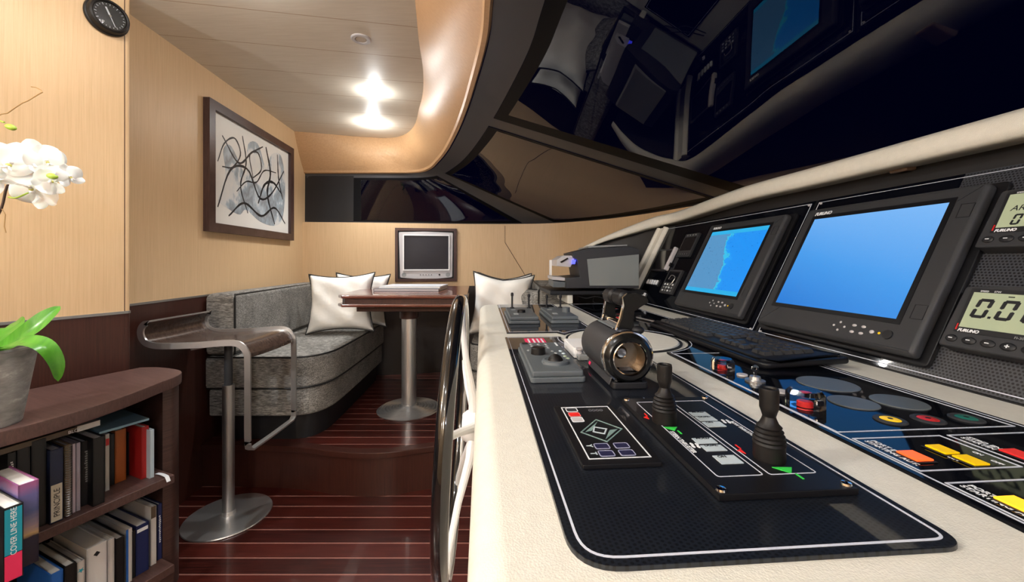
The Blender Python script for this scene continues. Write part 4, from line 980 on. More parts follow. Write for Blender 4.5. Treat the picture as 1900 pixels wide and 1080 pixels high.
# ---- pushbuttons set in the console
def key(label, px, py, sa, sb, mt, h=.006, grp=None):
    a, b = hp(px, py, .006); k = thing('illuminated_key', label, 'button', mw=H(a, b, .0042), group=grp)
    m = MB(); m.box((sa+.005, sb+.005, .0012), (0, 0, .0006), M['ink'], .0006, 1); m.obj('surround', k)
    m = MB(); m.box((sa, sb, .0022), (0, 0, .0021), mt, .0008, 2); m.obj('keycap', k); return k
key('lit red-orange rectangular key left of the two yellow keys', 1697, 846, .023, .021, M['orange_lit'])
key('yellow rectangular key, farther of the yellow pair', 1748, 834, .022, .019, M['yel'])
key('yellow rectangular key, nearer of the yellow pair', 1801, 854, .022, .019, M['yel'])
key('dull red rectangular key at the right edge level with the yellow keys', 1892, 843, .024, .021, flat('red_key', (.55, .02, .02), .35, emit=(1, .03, .03), es=.2))
key('lit amber rectangular key in the nearest boxed panel at the right edge', 1893, 936, .024, .022, M['amber_lit'])
def rbutton(label, px, py, mt, r=.019):
    a, b = hp(px, py, .003); k = thing('round_button', label, 'button', mw=H(a, b, .0042))
    m = MB(); m.lathe([(r*.62, 0), (r, 0), (r, .0012), (r*.9, .0026), (r*.68, .0026), (r*.62, .0018)], M['bezel'], 32); m.obj('bezel_ring', k)
    m = MB(); m.lathe([(0, .0005), (r*.62, .0005), (r*.62, .0022), (r*.52, .003), (0, .003)], mt, 28); o = m.obj('button_cap', k)
    m = MB(); m.lathe([(0, .003), (r*.16, .003), (r*.16, .0034), (0, .0034)], M['ink'], 20); m.obj('centre_mark', o)
rbutton('round yellow push button on the glossy panel', 1652, 782, M['yel']); rbutton('round red push button between the yellow and the green one', 1722, 781, M['red']); rbutton('round green push button at the right of the round three', 1793, 779, M['greend'])
def disc(label, px, py, r, mt, ringm=None, h=.0018):
    a, b = hp(px, py, .003); k = thing('round_glass_dial', label, 'dial', mw=H(a, b, .0042))
    m = MB(); m.lathe([(r*.93, 0), (r, 0), (r, h*.6), (r*.97, h), (r*.93, h)], ringm or M['greyp'], 48); m.obj('rim', k)
    m = MB(); m.lathe([(0, 0), (r*.93, 0), (r*.93, h*.7), (0, h*.8)], mt, 40); m.obj('face', k); return k
fg = flat('smoked_dial', (.008, .009, .016), .06, ior=1.28)
disc('large round glass dial on the glossy panel behind the clear-guarded button', 1535, 714, .047, fg); disc('round blue-tinted glass dial near the yellow button', 1583, 749, .033, flat('blue_dial', (.03, .036, .10), .08, ior=1.28)); disc('round dark glass dial right of the blue-tinted one', 1668, 748, .036, fg)
sl = M['silverp']
disc('small silver round cap by the key switch', 1377, 698, .010, sl, sl, .003); disc('small silver round cap next to the clear-guarded button', 1449, 729, .011, sl, sl, .003)
def guard(label, px, py, r, h=.022):
    a, b = hp(px, py, 0); k = thing('guarded_button', label, 'button', mw=H(a, b, .0042))
    m = MB(); m.lathe([(0, 0), (r*.36, 0), (r*.36, .007), (r*.30, .009), (0, .009)], M['red'], 24); m.obj('button_cap', k)
    m = MB(); m.lathe([(r*.66, 0), (r, 0), (r, h*.75), (r*.8, h), (0, h), (0, h-.002), (r*.60, h-.003), (r*.66, h*.6)], M['clear'], 8, cap=False); m.obj('clear_guard', k)
    m = MB(); m.box((.006, .012, .008), (r*.98, 0, h*.5), M['chrome'], .001, 1); m.obj('hinge', k)
guard('red button under a clear faceted guard nearer the keyboard', 1341, 688, .023); guard('red button under a clear faceted guard, larger one in front of the dials', 1494, 758, .026, .026); guard('clear guarded button far along the console behind the throttle', 1147, 594, .024)
a, b = hp(1401, 712); k = thing('key_switch', 'key switch with a small metal key standing in it', 'switch', mw=H(a, b, .0042))
m = MB(); m.lathe([(0, 0), (.017, 0), (.017, .003), (.010, .004), (.009, .010), (0, .010)], M['steel'], 28); m.obj('lock', k)
m = MB(); m.box((.002, .006, .010), (0, 0, .014), M['chrome'], .0004, 1); m.lathe([(.003, -.001), (.007, -.001), (.007, .001), (.003, .001), (.003, -.001)], M['chrome'], 20, TT(0, 0, .024) @ Matrix.Rotation(math.pi/2, 4, 'Y') , cap=False); m.obj('key', k)
for lb, px, py, mt in (('small round teal indicator button far along the glossy panel', 1122, 574, M['greend']), ('small round red indicator button far along the glossy panel', 1142, 574, M['red'])):
    rbutton(lb, px, py, mt, .014)
a, b = hp(1230, 588); k = thing('marker_pen', 'slim silver pen lying on the glossy panel left of the keyboard', 'pen', mw=H(-1.47, .62, .0085, .2))
m = MB(); m.cyl(.004, .12, (-.06, 0, 0), M['alu'], 12, .0008, axis='X'); m.obj('barrel', k); m = MB(); m.box((.035, .0015, .002), (.035, 0, .0047), M['chrome']); m.obj('clip', k)

# ================================================================ ENGINE THROTTLE
t = thing('engine_throttle', 'twin-lever black engine throttle with a round chrome-rimmed drum', 'throttle', mw=H(-.770, .260, .0042))
m = MB(); base = [(-.085, -.030), (.085, -.030), (.085, .034), (-.085, .034)]
m.prism(roundpoly(base, .006, 3), 0, .012, M['ink'], .002); m.prism(inset(roundpoly(base, .006, 3), .008), .012, .030, M['black'], .002); bs_ = m.obj('base', t)
m = MB(); m.box((.150, .002, .014), (0, -.0315, .012), M['bezel'], .0006, 1, rot=(-.35, 0, 0)); m.obj('side_strip', bs_)
m = MB(); m.box((.012, .001, .006), (-.055, -.0338, .012), M['pink'], 0, 1, rot=(-.35, 0, 0)); m.obj('small_label', bs_)
dr = .0465; AX = Matrix.Rotation(math.pi/2, 4, 'Y')
m = MB(); m.lathe([(.0, -.088), (.034, -.088), (.042, -.084), (dr, -.075), (dr, .066), (dr-.002, .068)], M['bezel'], 48, TT(0, 0, .054) @ AX, cap=False); d_ = m.obj('drum', t)
m = MB(); m.lathe([(dr-.001, .066), (dr+.0012, .068), (dr+.0015, .073), (dr, .0755), (dr-.003, .076)], M['chrome'], 48, TT(0, 0, .054) @ AX, cap=False); m.obj('chrome_rim', d_)
m = MB(); m.lathe([(dr-.002, .074), (dr-.005, .084), (.037, .088), (.031, .087), (.029, .082)], flat('ring_black', (.006, .006, .006), .25), 48, TT(0, 0, .054) @ AX, cap=False); m.lathe([(.030, .084), (.031, .087), (.0295, .088), (.028, .084)], M['chrome'], 48, TT(0, 0, .054) @ AX, cap=False); m.obj('front_ring', d_)
m = MB(); m.lathe([(.029, .084), (.027, .05), (.0, .046)], flat('bronze_in', (.30, .24, .18), .25, metal=.9), 40, TT(0, 0, .054) @ AX, cap=False); m.lathe([(0, .047), (.011, .047), (.012, .060), (.008, .066), (0, .066)], M['chrome'], 24, TT(0, -.008, .060) @ AX); m.obj('bore', d_)
m = MB(); m.box((.10, .030, .003), (-.012, .0, .1010), M['greyp'], .001, 1); m.box((.105, .036, .002), (-.012, 0, .0995), M['chrome'], .001, 1)
for k in range(4): m.lathe([(0, .0), (.0035, 0), (.0035, .002), (0, .002)], M['chrome'], 12, TT(-.055+k*.026, .004, .1022))
m.obj('top_plate', d_)
def lever(a, lean, w=.010):
    L_ = .070
    def pt(s_, q): return Vector((a, .004+s_*L_*math.sin(lean)+q*math.cos(lean), .094+s_*L_*math.cos(lean)-q*math.sin(lean)))
    outline = [(0, -.016), (.35, -.009), (.70, -.006), (.92, -.010), (1.03, -.002), (1.06, .016), (1.0, .034), (.86, .040), (.74, .028), (.58, .014), (.3, .014), (0, .020)]
    tb = bmesh.new(); A_ = [tb.verts.new(pt(s_, q)+Vector((-w/2, 0, 0))) for s_, q in outline]; B_ = [tb.verts.new(pt(s_, q)+Vector((w/2, 0, 0))) for s_, q in outline]
    n_ = len(outline)
    for i in range(n_): tb.faces.new((A_[i], A_[(i+1) % n_], B_[(i+1) % n_], B_[i]))
    tb.faces.new(A_[::-1]); tb.faces.new(B_); bmesh.ops.recalc_face_normals(tb, faces=tb.faces)
    bmesh.ops.bevel(tb, geom=[e for e in tb.edges if len(e.link_faces) == 2 and e.calc_face_angle(0) > 1.2], offset=.0015, segments=2, affect='EDGES')
    m = MB(); m.add(tb, M['ringb'], None); lv = m.obj('lever', t)
    m = MB(); edge_ = [pt(s_, q-.001) for s_, q in outline[:5]]
    ribbon(m, edge_, (1, 0, 0), w*.6, .003, M['chrome']); m.obj('chrome_edge', lv)
    return lv, pt(.93, .004)
M['ringb'] = flat('ring_black', (.008, .008, .008), .18)
lv1, g1 = lever(.046, .10); lv2, g2 = lever(-.050, .02)
for lv, g, x0, x1 in ((lv1, g1, -.003, .041), (lv2, g2, -.045, -.006)):
    m = MB(); m.lathe([(0, x0), (.0115, x0), (.0155, x0+.003), (.0155, x1-.003), (.010, x1), (.006, x1), (.0055, x1-.004), (0, x1-.004)], M['black'], 28, TT(0, g.y-.004, g.z-.003) @ AX); m.obj('grip', lv)
m = MB(); m.cyl(.008, .10, (-.052, .004, .106), M['chrome'], 16, .001, axis='X'); m.ball(.010, (.050, .028, .098), M['ink'], (1, 1.2, .8)); m.obj('pivot', t)

# ================================================================ THRUSTER PANEL with two joysticks
PT = H(-.490, .292, .0042); t = thing('thruster_control', 'black thruster control plate with two rubber-booted joysticks', 'control panel', mw=PT); PI_ = PT.inverted() @ HM
m = MB(); m.prism(rect(-.130, -.070, .132, .070), 0, .007, M['black'], .0012, 2); pl = m.obj('plate', t)
def ploc(px, py, h=.011):
    a, b = hp(px, py, h); return a+.495, b-.292
for q in ((-.112, -.054, .103, -.004), (-.112, .002, .103, .054)):
    m = MB(); m.ring(roundpoly(rect(*q), .004, 3), .0010, .0068, .0074, M['line']); m.obj('pinstripe', pl)
for (a, b) in ((-.124, -.064), (-.124, .064), (.125, -.064), (.125, .064)):
    m = MB(); m.lathe([(0, .007), (.005, .007), (.0045, .009), (.0015, .0095), (0, .0085)], M['chrome'], 12, TT(a, b, 0)); m.obj('screw', pl)
for k, (px, py, sa) in enumerate(((1277, 770, .014), (1300, 783, .014), (1321, 796, .016), (1303, 832, .014), (1326, 845, .014), (1358, 870, .018))):
    a, b = ploc(px, py); b = (.018 if k < 3 else -.022); kk = {0: -.058, 1: -.041, 2: -.022, 3: .024, 4: .043, 5: .070}[k]
    m = MB(); m.box((sa, .025, .0008), (kk, b, .0074), M['tag']); ko = m.obj('key', pl)
    text('key_legend', 'HOLD' if k % 3 == 0 else ('DUAL' if k % 3 == 1 else 'ON'), .0062, TT(kk-.004, b-.008, .0079) @ Matrix.Rotation(math.pi/2, 4, 'Z') , M['ink'], pl, .0001, bold=.0002)
text('lettering', 'STERN THRUSTER', .0072, TT(-.005, -.052, .0075), M['label'], pl, .0001, bold=.0002); text('lettering', 'BOW THRUSTER', .0064, TT(-.030, .045, .0075), M['label'], pl, .0001, bold=.0002)
for (x, y) in ((.035, -.040), (-.03, .040)):
    m = MB()
    for q in range(4): m.ball(.0026, (x+.0042*math.cos(q*math.pi/2+.6), y+.0042*math.sin(q*math.pi/2+.6), .0075), M['label'], (1.5, .8, .12), 8, 5, rot=(0, 0, 0))
    m.obj('propeller_mark', pl)
def joystick(a, b, s_):
    # boot of rubber folds, then the grip
    pr_ = [(0, 0), (.0205, 0), (.0210, .003), (.0205, .020), (.0215, .023), (.0195, .026), (.0212, .029), (.0190, .032), (.0200, .035), (.0172, .038), (.0185, .041), (.0150, .044), (.0165, .047), (.0125, .051), (.0095, .058), (.0085, .062)]
    T = TT(a, b, .007) @ Matrix.Scale(s_, 4); m = MB(); m.lathe(pr_, M['rubber'], 32, T, cap=False); j = m.obj('joystick', t)
    m = MB(); m.lathe([(.0085, .061), (.0105, .068), (.0125, .074), (.0128, .098), (.0120, .102), (.0095, .102), (.0085, .0995), (0, .099)], M['rubber'], 28, T, cap=False); m.obj('grip', j)
joystick(-.036, -.044, .77); joystick(.070, .026, .765)
for (a, b, s_) in ((-.036, -.044, .85), (.070, .026, .95)):
    m = MB(); m.prism([(a+.020*s_, b-.012*s_), (a+.034*s_, b+.000*s_), (a+.022*s_, b+.010*s_)], .0068, .0076, M['green']); m.box((.010, .002, .0008), (a+.040*s_, b+.004, .0072), M['green']); m.obj('starboard_mark', pl)
    m = MB(); m.prism([(a-.012*s_, b-.020*s_), (a-.024*s_, b-.019*s_), (a-.020*s_, b-.026*s_)], .0068, .0076, M['redp']); m.box((.010, .0015, .0008), (a-.030*s_, b-.018*s_, .0072), M['redp']); m.obj('port_mark', pl)

# ================================================================ STEERING KEYPAD
t = thing('steering_keypad', 'small black keypad plate with a green-white diamond emblem', 'control panel', mw=H(-.512, .1545, .0042))
m = MB(); m.prism(roundpoly(rect(-.090, -.046, .088, .044), .003, 2), 0, .005, M['black'], .001, 2); pl = m.obj('plate', t)
m = MB(); m.ring(rect(-.082, -.036, .076, .036), .0014, .0048, .0055, M['label']); m.obj('pinstripe', pl)
def fr_(a, b, sa, sb, col, lw=.001, fill=None, name='key'):
    m = MB(); q = roundpoly(rect(a-sa/2, b-sb/2, a+sa/2, b+sb/2), .003, 3)
    m.prism(inset(q, lw), .0048, .0053, fill or M['ink']); m.ring(q, lw, .0048, .0056, col); m.obj(name, pl)
fr_(-.071, -.022, .015, .017, M['label'], fill=M['bezel']); fr_(-.053, -.022, .015, .017, M['pinkl'] if 'pinkl' in M else flat('pinkl', (.6, .2, .2), .4), fill=M['redp']); fr_(-.035, -.022, .017, .017, M['label'], fill=M['silverp'])
text('lettering', '0000', .011, TT(-.063, .002, .0054) @ Matrix.Rotation(math.pi/2, 4, 'Z'), flat('seg_grey', (.2, .2, .22), .4), pl, .0001)
dm = [(-.034, .004), (.006, -.028), (.036, -.002), (.000, .030)]
gr = flat('grey_green', (.20, .30, .28), .4)
m = MB(); m.ring(dm, .0016, .0048, .0056, gr); m.obj('emblem', pl)
dm2 = inset(dm, .005); c_ = (sum(p[0] for p in dm2)/4, sum(p[1] for p in dm2)/4)
m = MB(); m.prism([dm2[0], dm2[1], (dm2[1][0]-.004, dm2[1][1]+.010)], .0048, .0055, gr); m.prism([dm2[2], dm2[3], (dm2[3][0]+.003, dm2[3][1]-.012)], .0048, .0055, gr); m.ring([(-.010, -.006), (.006, -.012), (.014, .002), (-.002, .010)], .002, .0048, .0056, M['tag']); m.obj('emblem_core', pl)
for a in (.046, .064):
    for b in (-.012, .012): fr_(a, b, .014, .018, flat('lilac_line', (.35, .36, .5), .4), fill=flat('deep_violet', (.02, .02, .06), .3))
text('lettering', 'Y', .010, TT(.041, -.030, .0053), M['tag'], pl, .0001, bold=.0004); text('lettering', 'T', .010, TT(.060, -.030, .0053), M['tag'], pl, .0001, bold=.0004)

# ================================================================ TRACKBALL CONTROLLER and white box
t = thing('trackball_controller', 'grey plotter keypad with a black dial and trackball beside a red label', 'controller', mw=H(-.868, .142, .0042))
m = MB(); q = roundpoly(rect(-.135, -.052, .137, .052), .008, 4); m.prism(q, 0, .010, M['greyp'], .002, 2); m.prism(inset(q, .004), .010, .021, M['greyp'], .003, 2); bd = m.obj('housing', t)
m = MB(); m.lathe([(0, .021), (.016, .021), (.0165, .022), (.0155, .034), (.014, .0355), (0, .0355)], M['rubber'], 28, TT(-.008, -.018, 0)); m.obj('dial_knob', t)
m = MB(); m.lathe([(.018, .021), (.028, .021), (.027, .026), (.022, .028), (.018, .026)], M['greyp'], 32, TT(.070, .006, 0)); m.obj('ball_ring', t)
m = MB(); m.ball(.016, (.070, .006, .022), M['rubber']); m.obj('trackball', t)
for (a, b, mt) in [(x, y, 0) for x in (-.105, -.085, -.065) for y in (-.022, -.004, .014)]+[(-.03, .018, 0), (-.01, .022, 0), (.012, .018, 0), (.032, .024, 0), (-.03, .036, 1), (-.005, .038, 1), (.020, .036, 2), (.040, .038, 2), (-.04, -.036, 0)]:
    m = MB(); m.ball(.0042, (a, b, .0212), (M['greyl'], M['tag'], M['lcd'])[mt], (1.3, 1, .45), 10, 6); m.obj('button', t)
m = MB(); m.box((.020, .014, .001), (-.120, -.036, .0214), M['ink']); m.box((.034, .004, .001), (-.105, .040, .0214), M['label']); m.obj('legend', t)
t = thing('label_strip', 'red and white sticker on the panel at the head of the grey plotter keypad', 'label', mw=H(-1.120, .150, .0042))
m = MB(); m.box((.075, .058, .0008), (0, 0, .0004), M['pink']); s_ = m.obj('sticker', t)
m = MB()
for y in (-.018, -.004, .008, .020): m.box((.06, .005, .0003), (0, y, .0009), M['label'])
m.obj('printed_bars', s_)
t = thing('white_box', 'small white plastic box between the grey keypad and the throttle drum', 'box', mw=H(-.975, .258, .0042))
m = MB(); m.prism(roundpoly(rect(-.055, -.045, .06, .045), .006, 3), 0, .024, M['white'], .003, 2); m.obj('housing', t)
m = MB(); m.prism(roundpoly(rect(.062, -.040, .084, .035), .004, 3), 0, .012, M['greyl'], .002, 2); m.obj('connector', t)
m = MB(); m.lathe([(0, 0), (.006, 0), (.006, .008), (.009, .012), (.009, .015), (0, .016)], M['silverp'], 16, TT(.066, -.032, .010)); m.obj('latch', t)

# ================================================================ REMOTE CONTROLLERS at the far end
for lb, a, b, w, l in (('grey remote controller with short lever, left one at the far end of the console', -1.58, .153, .115, .31), ('grey remote controller with round knob, right one at the far end of the console', -1.58, .302, .108, .31)):
    t = thing('remote_controller', lb, 'controller', mw=H(a, b, .0042)); 
    q = roundpoly(rect(-l/2, -w/2, l/2, w/2), .010, 4); m = MB(); m.prism(q, 0, .012, M['greyp'], .003, 2); m.prism(inset(q, .006), .012, .026, M['greyp'], .004, 2); m.obj('housing', t)
    left = b < .2
    m = MB(); m.lathe([(0, .026), (.016, .026), (.015, .036 if left else .044), (0, .038 if left else .045)], M['rubber'] if left else M['greyp'], 24, TT(.03 if left else .02, 0 if left else .030, 0)); m.obj('knob', t)
    for (x, y, hh) in (((-.12, -.025, .085), (-.11, .055, .080)) if left else ((-.12, -.025, .075), (-.12, .035, .075))):
        m = MB(); m.cyl(.004, hh-.03, (x, y if abs(y) < w/2-.01 else w/2-.012, .022), M['ink'], 10); m.lathe([(0, hh-.01), (.0055, hh-.008), (.0065, hh), (.005, hh+.006), (0, hh+.008)], M['ink'], 14, TT(x, y if abs(y) < w/2-.01 else w/2-.012, 0)); m.cyl(.009, .004, (x, y if abs(y) < w/2-.01 else w/2-.012, .0255), M['ink'], 16); m.obj('lever', t)
    for x in (-.05, .07, .09):
        m = MB(); m.box((.012, .018, .003), (x, -.025, .0270), M['greyl'], .001, 1); m.obj('button', t)

# ================================================================ KEYBOARD
t = thing('computer_keyboard', 'black computer keyboard lying across the helm console in front of the monitors', 'keyboard', mw=H(-1.075, .685, .0042) @ Matrix.Rotation(.045, 4, 'X'))
m = MB(); kp = [(-.290, -.088), (-.275, -.104), (.270, -.104), (.288, -.092), (.288, .095), (-.290, .095)]
m.prism(roundpoly(kp, .012, 4), .004, .018, M['black'], .005, 3); m.prism(inset(roundpoly(kp, .012, 4), .016), .018, .022, M['ink'], .001, 1); m.obj('housing', t)
kx0 = -.262; pitch = .0232; rows = [(.066, 'f'), (.038, 'n'), (.014, 'q'), (-.010, 'a'), (-.034, 'z'), (-.058, 's')]
kd = {}; cnt = 0
def keycap(x, y, w):
    global cnt
    k_ = round(w, 4)
    if k_ not in kd:
        m = MB(); tb = bmesh.new(); W_, D_ = w-.003, .0205
        lo = [tb.verts.new(v) for v in ((-W_/2, -D_/2, 0), (W_/2, -D_/2, 0), (W_/2, D_/2, 0), (-W_/2, D_/2, 0))]; hi = [tb.verts.new(v) for v in ((-W_/2+.003, -D_/2+.002, .008), (W_/2-.003, -D_/2+.002, .008), (W_/2-.003, D_/2-.004, .0085), (-W_/2+.003, D_/2-.004, .0085))]
        for i in range(4): tb.faces.new((lo[i], lo[(i+1) % 4], hi[(i+1) % 4], hi[i]))
        tb.faces.new(hi); tb.faces.new(lo[::-1]); bmesh.ops.recalc_face_normals(tb, faces=tb.faces); m.add(tb, M['keycap']); o = m.obj('key', t); kd[k_] = o
    else:
        o = kd[k_].copy(); C.objects.link(o); o.parent = t
    o.location = (x, y, .0215); cnt += 1
M['keycap'] = mat('key_plastic', (.032, .032, .034), .4)
for y, kind in rows:
    if kind == 's': ws_ = [1.5, 1.25, 5.5, 1.25, 1.25, 1.5]; x = kx0
    elif kind == 'z': ws_ = [2]+[1]*10+[2.25]; x = kx0
    elif kind == 'a': ws_ = [1.75]+[1]*11+[1.5]; x = kx0
    else: ws_ = [1]*14+[.25]; x = kx0
    for w in ws_:
        w_ = w*pitch
        if w >= .9: keycap(x+w_/2, y, w_)
        x += w_
    for c in range(3):
        if kind in 'nq' or kind == 's' or (kind == 'z' and c == 1): keycap(kx0+14.75*pitch+pitch*(c+.5), y, pitch)
    for c in range(4):
        if kind != 'f' and not (kind == 's' and c == 1): keycap(kx0+18.05*pitch+pitch*(c+.5), y, pitch)
m = MB()
for x in (-.23, .23): m.box((.03, .012, .006), (x, .08, .002), M['rubber']); m.box((.03, .012, .0055), (x, -.085, .0025), M['rubber'])
m.obj('feet', t)

# ================================================================ MONITORS in the instrument panel
def monitor(label, a0, scr):
    t = thing('navigation_monitor', label, 'monitor', mw=I(a0, .225, .0022), group=None)
    w, h = .430, .385
    q = roundpoly(rect(-w/2-.012, -h/2-.010, w/2+.026, h/2+.012), .012, 4)
    m = MB(); m.prism(q, 0, .010, M['black'], .003, 2); m.obj('mounting_flange', t)
    m = MB(); q = roundpoly(rect(-w/2, -h/2, w/2+.012, h/2), .010, 4); m.prism(q, .008, .034, M['bezel'], .009, 4)
    hs_ = m.obj('housing', t)
    m = MB(); s0, s1, s2, s3 = -w/2+.042, -h/2+.070, w/2-.042, h/2-.038
    m.ring(rect(s0-.010, s1-.010, s2+.010, s3+.010), .011, .0335, .0352, M['black']); m.obj('screen_surround', hs_)
    m = MB(); m.prism(rect(s0, s1, s2, s3), .0335, .0345, scr); m.obj('screen', t)
    b0 = .055; y = -h/2+.034
    for (x, yy, r, sx) in ((-.014+b0, y, .003, 1), (0+b0, y+.010, .003, 1), (.014+b0, y, .003, 1), (0+b0, y-.010, .003, 1), (.036+b0, y+.008, .0035, 1.6), (.058+b0, y+.008, .0035, 1.6), (.036+b0, y-.008, .0035, 1.6), (.058+b0, y-.008, .0035, 1.6), (.080+b0, y, .0045, 1.2)):
        m = MB(); m.ball(r, (x, yy, .0345), M['silverp'], (sx, 1, .5), 10, 6); m.obj('button', t)
    m = MB(); m.ball(.003, (.096+b0, y, .0345), M['yel'], (1, 1, .4), 8, 5); m.obj('indicator_light', t)
    m = MB(); m.lathe([(0, .034), (.0105, .034), (.0100, .0365), (0, .037)], M['ink'], 24, TT(.114+b0, y, 0)); m.obj('dimmer_knob', t)
    for yy in (-.10, .13):
        m = MB(); m.ring(rect(w/2-.020, yy-.016, w/2+.004, yy+.016), .0008, .0330, .0345, M['black']); m.obj('latch_cover', hs_)
    text('lettering', 'FURUNO', .0135, TT(-w/2+.036, h/2-.026, .0342), M['label'], t, .0002, .25, bold=.0006)
    return t
monitor('large marine monitor showing a plain blue screen', -.945, M['screen'])
mo = monitor('marine monitor showing a blue sea chart, farther from the camera', -1.473, M['chart'])

# ================================================================ DIGITAL INSTRUMENTS
def seg(m, ch, x, y, w, h, s_, mt, z):
    on = {'0': 'abcdef', '1': 'bc', '4': 'fgbc', '5': 'afgcd', '7': 'abc', 'A': 'abcefg', 'R': 'abefg'}[ch]; th = s_; g = th*.25
    sh = lambda px, py: (x+px+.14*py, y+py)
    P = {'a': (g, h, w-g, h-th), 'd': (g, th, w-g, 0), 'g': (g, h/2+th/2, w-g, h/2-th/2)}
    for k in on:
        if k in P:
            x0, y1, x1, y0 = P[k]; c = th*.5; m.prism([sh(x0+c*(k != 'g')*.3, y1), sh(x1-c*.3, y1), sh(x1-c, y0), sh(x0+c, y0)][::-1], z, z+.0006, mt)
        else:
            xx = 0 if k in 'ef' else w-th; ya, yb = (h/2+g, h-g) if k in 'fb' else (g, h/2-g)
            m.prism([sh(xx, ya+th*.3), sh(xx+th*.5, ya), sh(xx+th, ya+th*.3), sh(xx+th, yb-th*.3), sh(xx+th*.5, yb), sh(xx, yb-th*.3)], z, z+.0006, mt)
def gauge(label, a0, b0, kind):
    w, h = .170, .128
    t = thing('digital_instrument', label, 'digital gauge', mw=I(a0+w/2, b0+h/2, .0022))
    q = roundpoly([(-w/2, -h/2), (w/2, -h/2), (w/2-.004, h/2-.006), (0, h/2), (-w/2+.004, h/2-.006)], .006, 3)
    m = MB(); m.prism(q, 0, .028, M['bezel'], .003, 3); hs_ = m.obj('housing', t)
    m = MB(); m.prism(rect(-w/2+.016, -h/2+.030, w/2-.016, h/2-.010), .0275, .0290, M['ink']); m.obj('window_surround', hs_)
    m = MB(); m.prism(rect(-w/2+.022, -h/2+.040, w/2-.022, h/2-.018), .0288, .0296, M['lcd']); lc = m.obj('display', t)
    if kind:
        m = MB(); x = -w/2+.030
        for c in '000': seg(m, c, x, -.004, .022, .038, .0055, M['ink'], .0297); x += .034
        m.box((.004, .004, .0006), (-w/2+.0585, -.001, .030), M['ink']); m.box((.008, .0018, .0006), (-w/2+.076, .0405, .030), M['ink']); m.obj('digits', lc)
    else:
        text('lettering', 'AREA', .016, TT(-w/2+.032, .010, .0297), M['ink'], lc, .0002, .2)
        m = MB(); x = -w/2+.040
        for c in '00': seg(m, c, x, -.020, .012, .022, .0030, M['ink'], .0297); x += .020
        m.obj('digits', lc)
    text('lettering', 'FURUNO', .0075, TT(-w/2+.022, -h/2+.0315, .0292), M['label'], t, .0001, .25, bold=.0004)
    text('lettering', 'FI-30 MFD', .006, TT(.015, -h/2+.0315, .0292), M['greyl'], t, .0001); text('lettering', 'SPEED      STW', .0045, TT(-w/2+.03, h/2-.0165, .0292), M['label'], t, .0001)
    m = MB(); m.box((.0018, .012, .001), (-w/2+.019, -h/2+.040, .0294), M['red']); m.obj('alarm_lamp', t)
    for k in range(6):
        x = -w/2+.018+k*.0265; m = MB(); m.lathe([(0, .028), (.0085, .028), (.0085, .0295), (.0065, .031), (0, .0312)], M['ink'], 24, TT(x, -h/2+.016, 0) @ Matrix.Diagonal((1 if k == 0 else 1.2, .85, 1, 1))); bt = m.obj('button', t)
        m = MB(); m.box((.006, .0016, .0004), (x, -h/2+.016, .0314), M['label']); 
        if k == 3: m.box((.0016, .006, .0004), (x, -h/2+.016, .0314), M['label'])
        m.obj('button_mark', bt)
gauge('lower marine instrument with a pale green display reading 0.00', -.690, .068, 1); gauge('upper marine instrument with a pale green display at the right edge', -.702, .272, 0)

# ================================================================ SMALL DEVICES at the far end of the instrument panel
def dev(name, label, cat, a0, b0, a1, b1, h=.012):
    t = thing(name, label, cat, mw=I((a0+a1)/2, (b0+b1)/2, .0022)); w, hh = (a1-a0)/2, (b1-b0)/2
    m = MB(); m.prism(roundpoly(rect(-w, -hh, w, hh), .005, 3), 0, h, M['bezel'], .002, 2); m.obj('housing', t); return t, w, hh
t, w, hh = dev('marine_radio', 'small black radio set with a row of keys, upper one left of the chart monitor', 'radio', -1.925, .275, -1.80, .402)
m = MB(); m.prism(rect(-w+.010, -hh+.034, w-.010, hh-.020), .0115, .0128, M['darkglass']); m.obj('display', t)
for k in range(4):
    m = MB(); m.cyl(.0035, .002, (-w+.025+k*.025, hh-.010, .0118), M['greyl'], 10); m.obj('button', t)
for k in range(5):
    m = MB(); m.cyl(.005, .002, (-w+.020+k*.021, -hh+.014, .0118), M['ink'], 12); b_ = m.obj('button', t); m = MB(); m.box((.005, .0015, .0004), (-w+.020+k*.021, -hh+.014, .0140), M['label']); m.obj('button_mark', b_)
t, w, hh = dev('marine_radio', 'small black radio with white-marked keys and a loop, lower one left of the chart monitor', 'radio', -1.92, .078, -1.79, .205)
m = MB(); m.prism(rect(-w+.014, -.004, w-.014, hh-.010), .0115, .0128, M['darkglass']); m.obj('display', t)
rr_ = random.Random(3)
for k in range(12):
    x, y = -w+.026+(k % 4)*.026, -hh+.016+(k//4)*.016
    m = MB(); m.box((.012, .008, .002), (x, y, .0125), M['label'] if rr_.random() < .5 else M['greyl'], .0006, 1); m.obj('button', t)
m = MB(); m.tube(spline([(-.02, .01, .016), (.0, .03, .02), (.04, .02, .018), (.03, -.02, .02), (-.01, -.04, .016)], 20), .0018, M['steel'], 6); m.obj('cord', t)
t, w, hh = dev('display_unit', 'dark square display unit beside the cream end post', 'display', -2.155, .195, -1.985, .325, .010)
m = MB(); m.prism(rect(-w+.010, -hh+.010, w-.010, hh-.010), .0095, .0108, M['darkglass']); m.obj('screen', t)
t = thing('handset', 'slim silver handset clipped upright beside the dark display unit', 'handset', mw=I(-1.962, .265, .0022))
m = MB(); m.box((.018, .130, .022), (0, 0, .011), M['silverp'], .005, 3); m.obj('body', t); m = MB(); m.box((.024, .02, .012), (0, -.03, .006), M['black'], .002, 1); m.obj('clip', t)
t = thing('switch_panel', 'row of five white rocker switches near the cream end post', 'switches', mw=I(-2.06, .130, .0022))
m = MB(); m.box((.150, .040, .004), (0, 0, .002), M['black'], .001, 1); m.obj('plate', t)
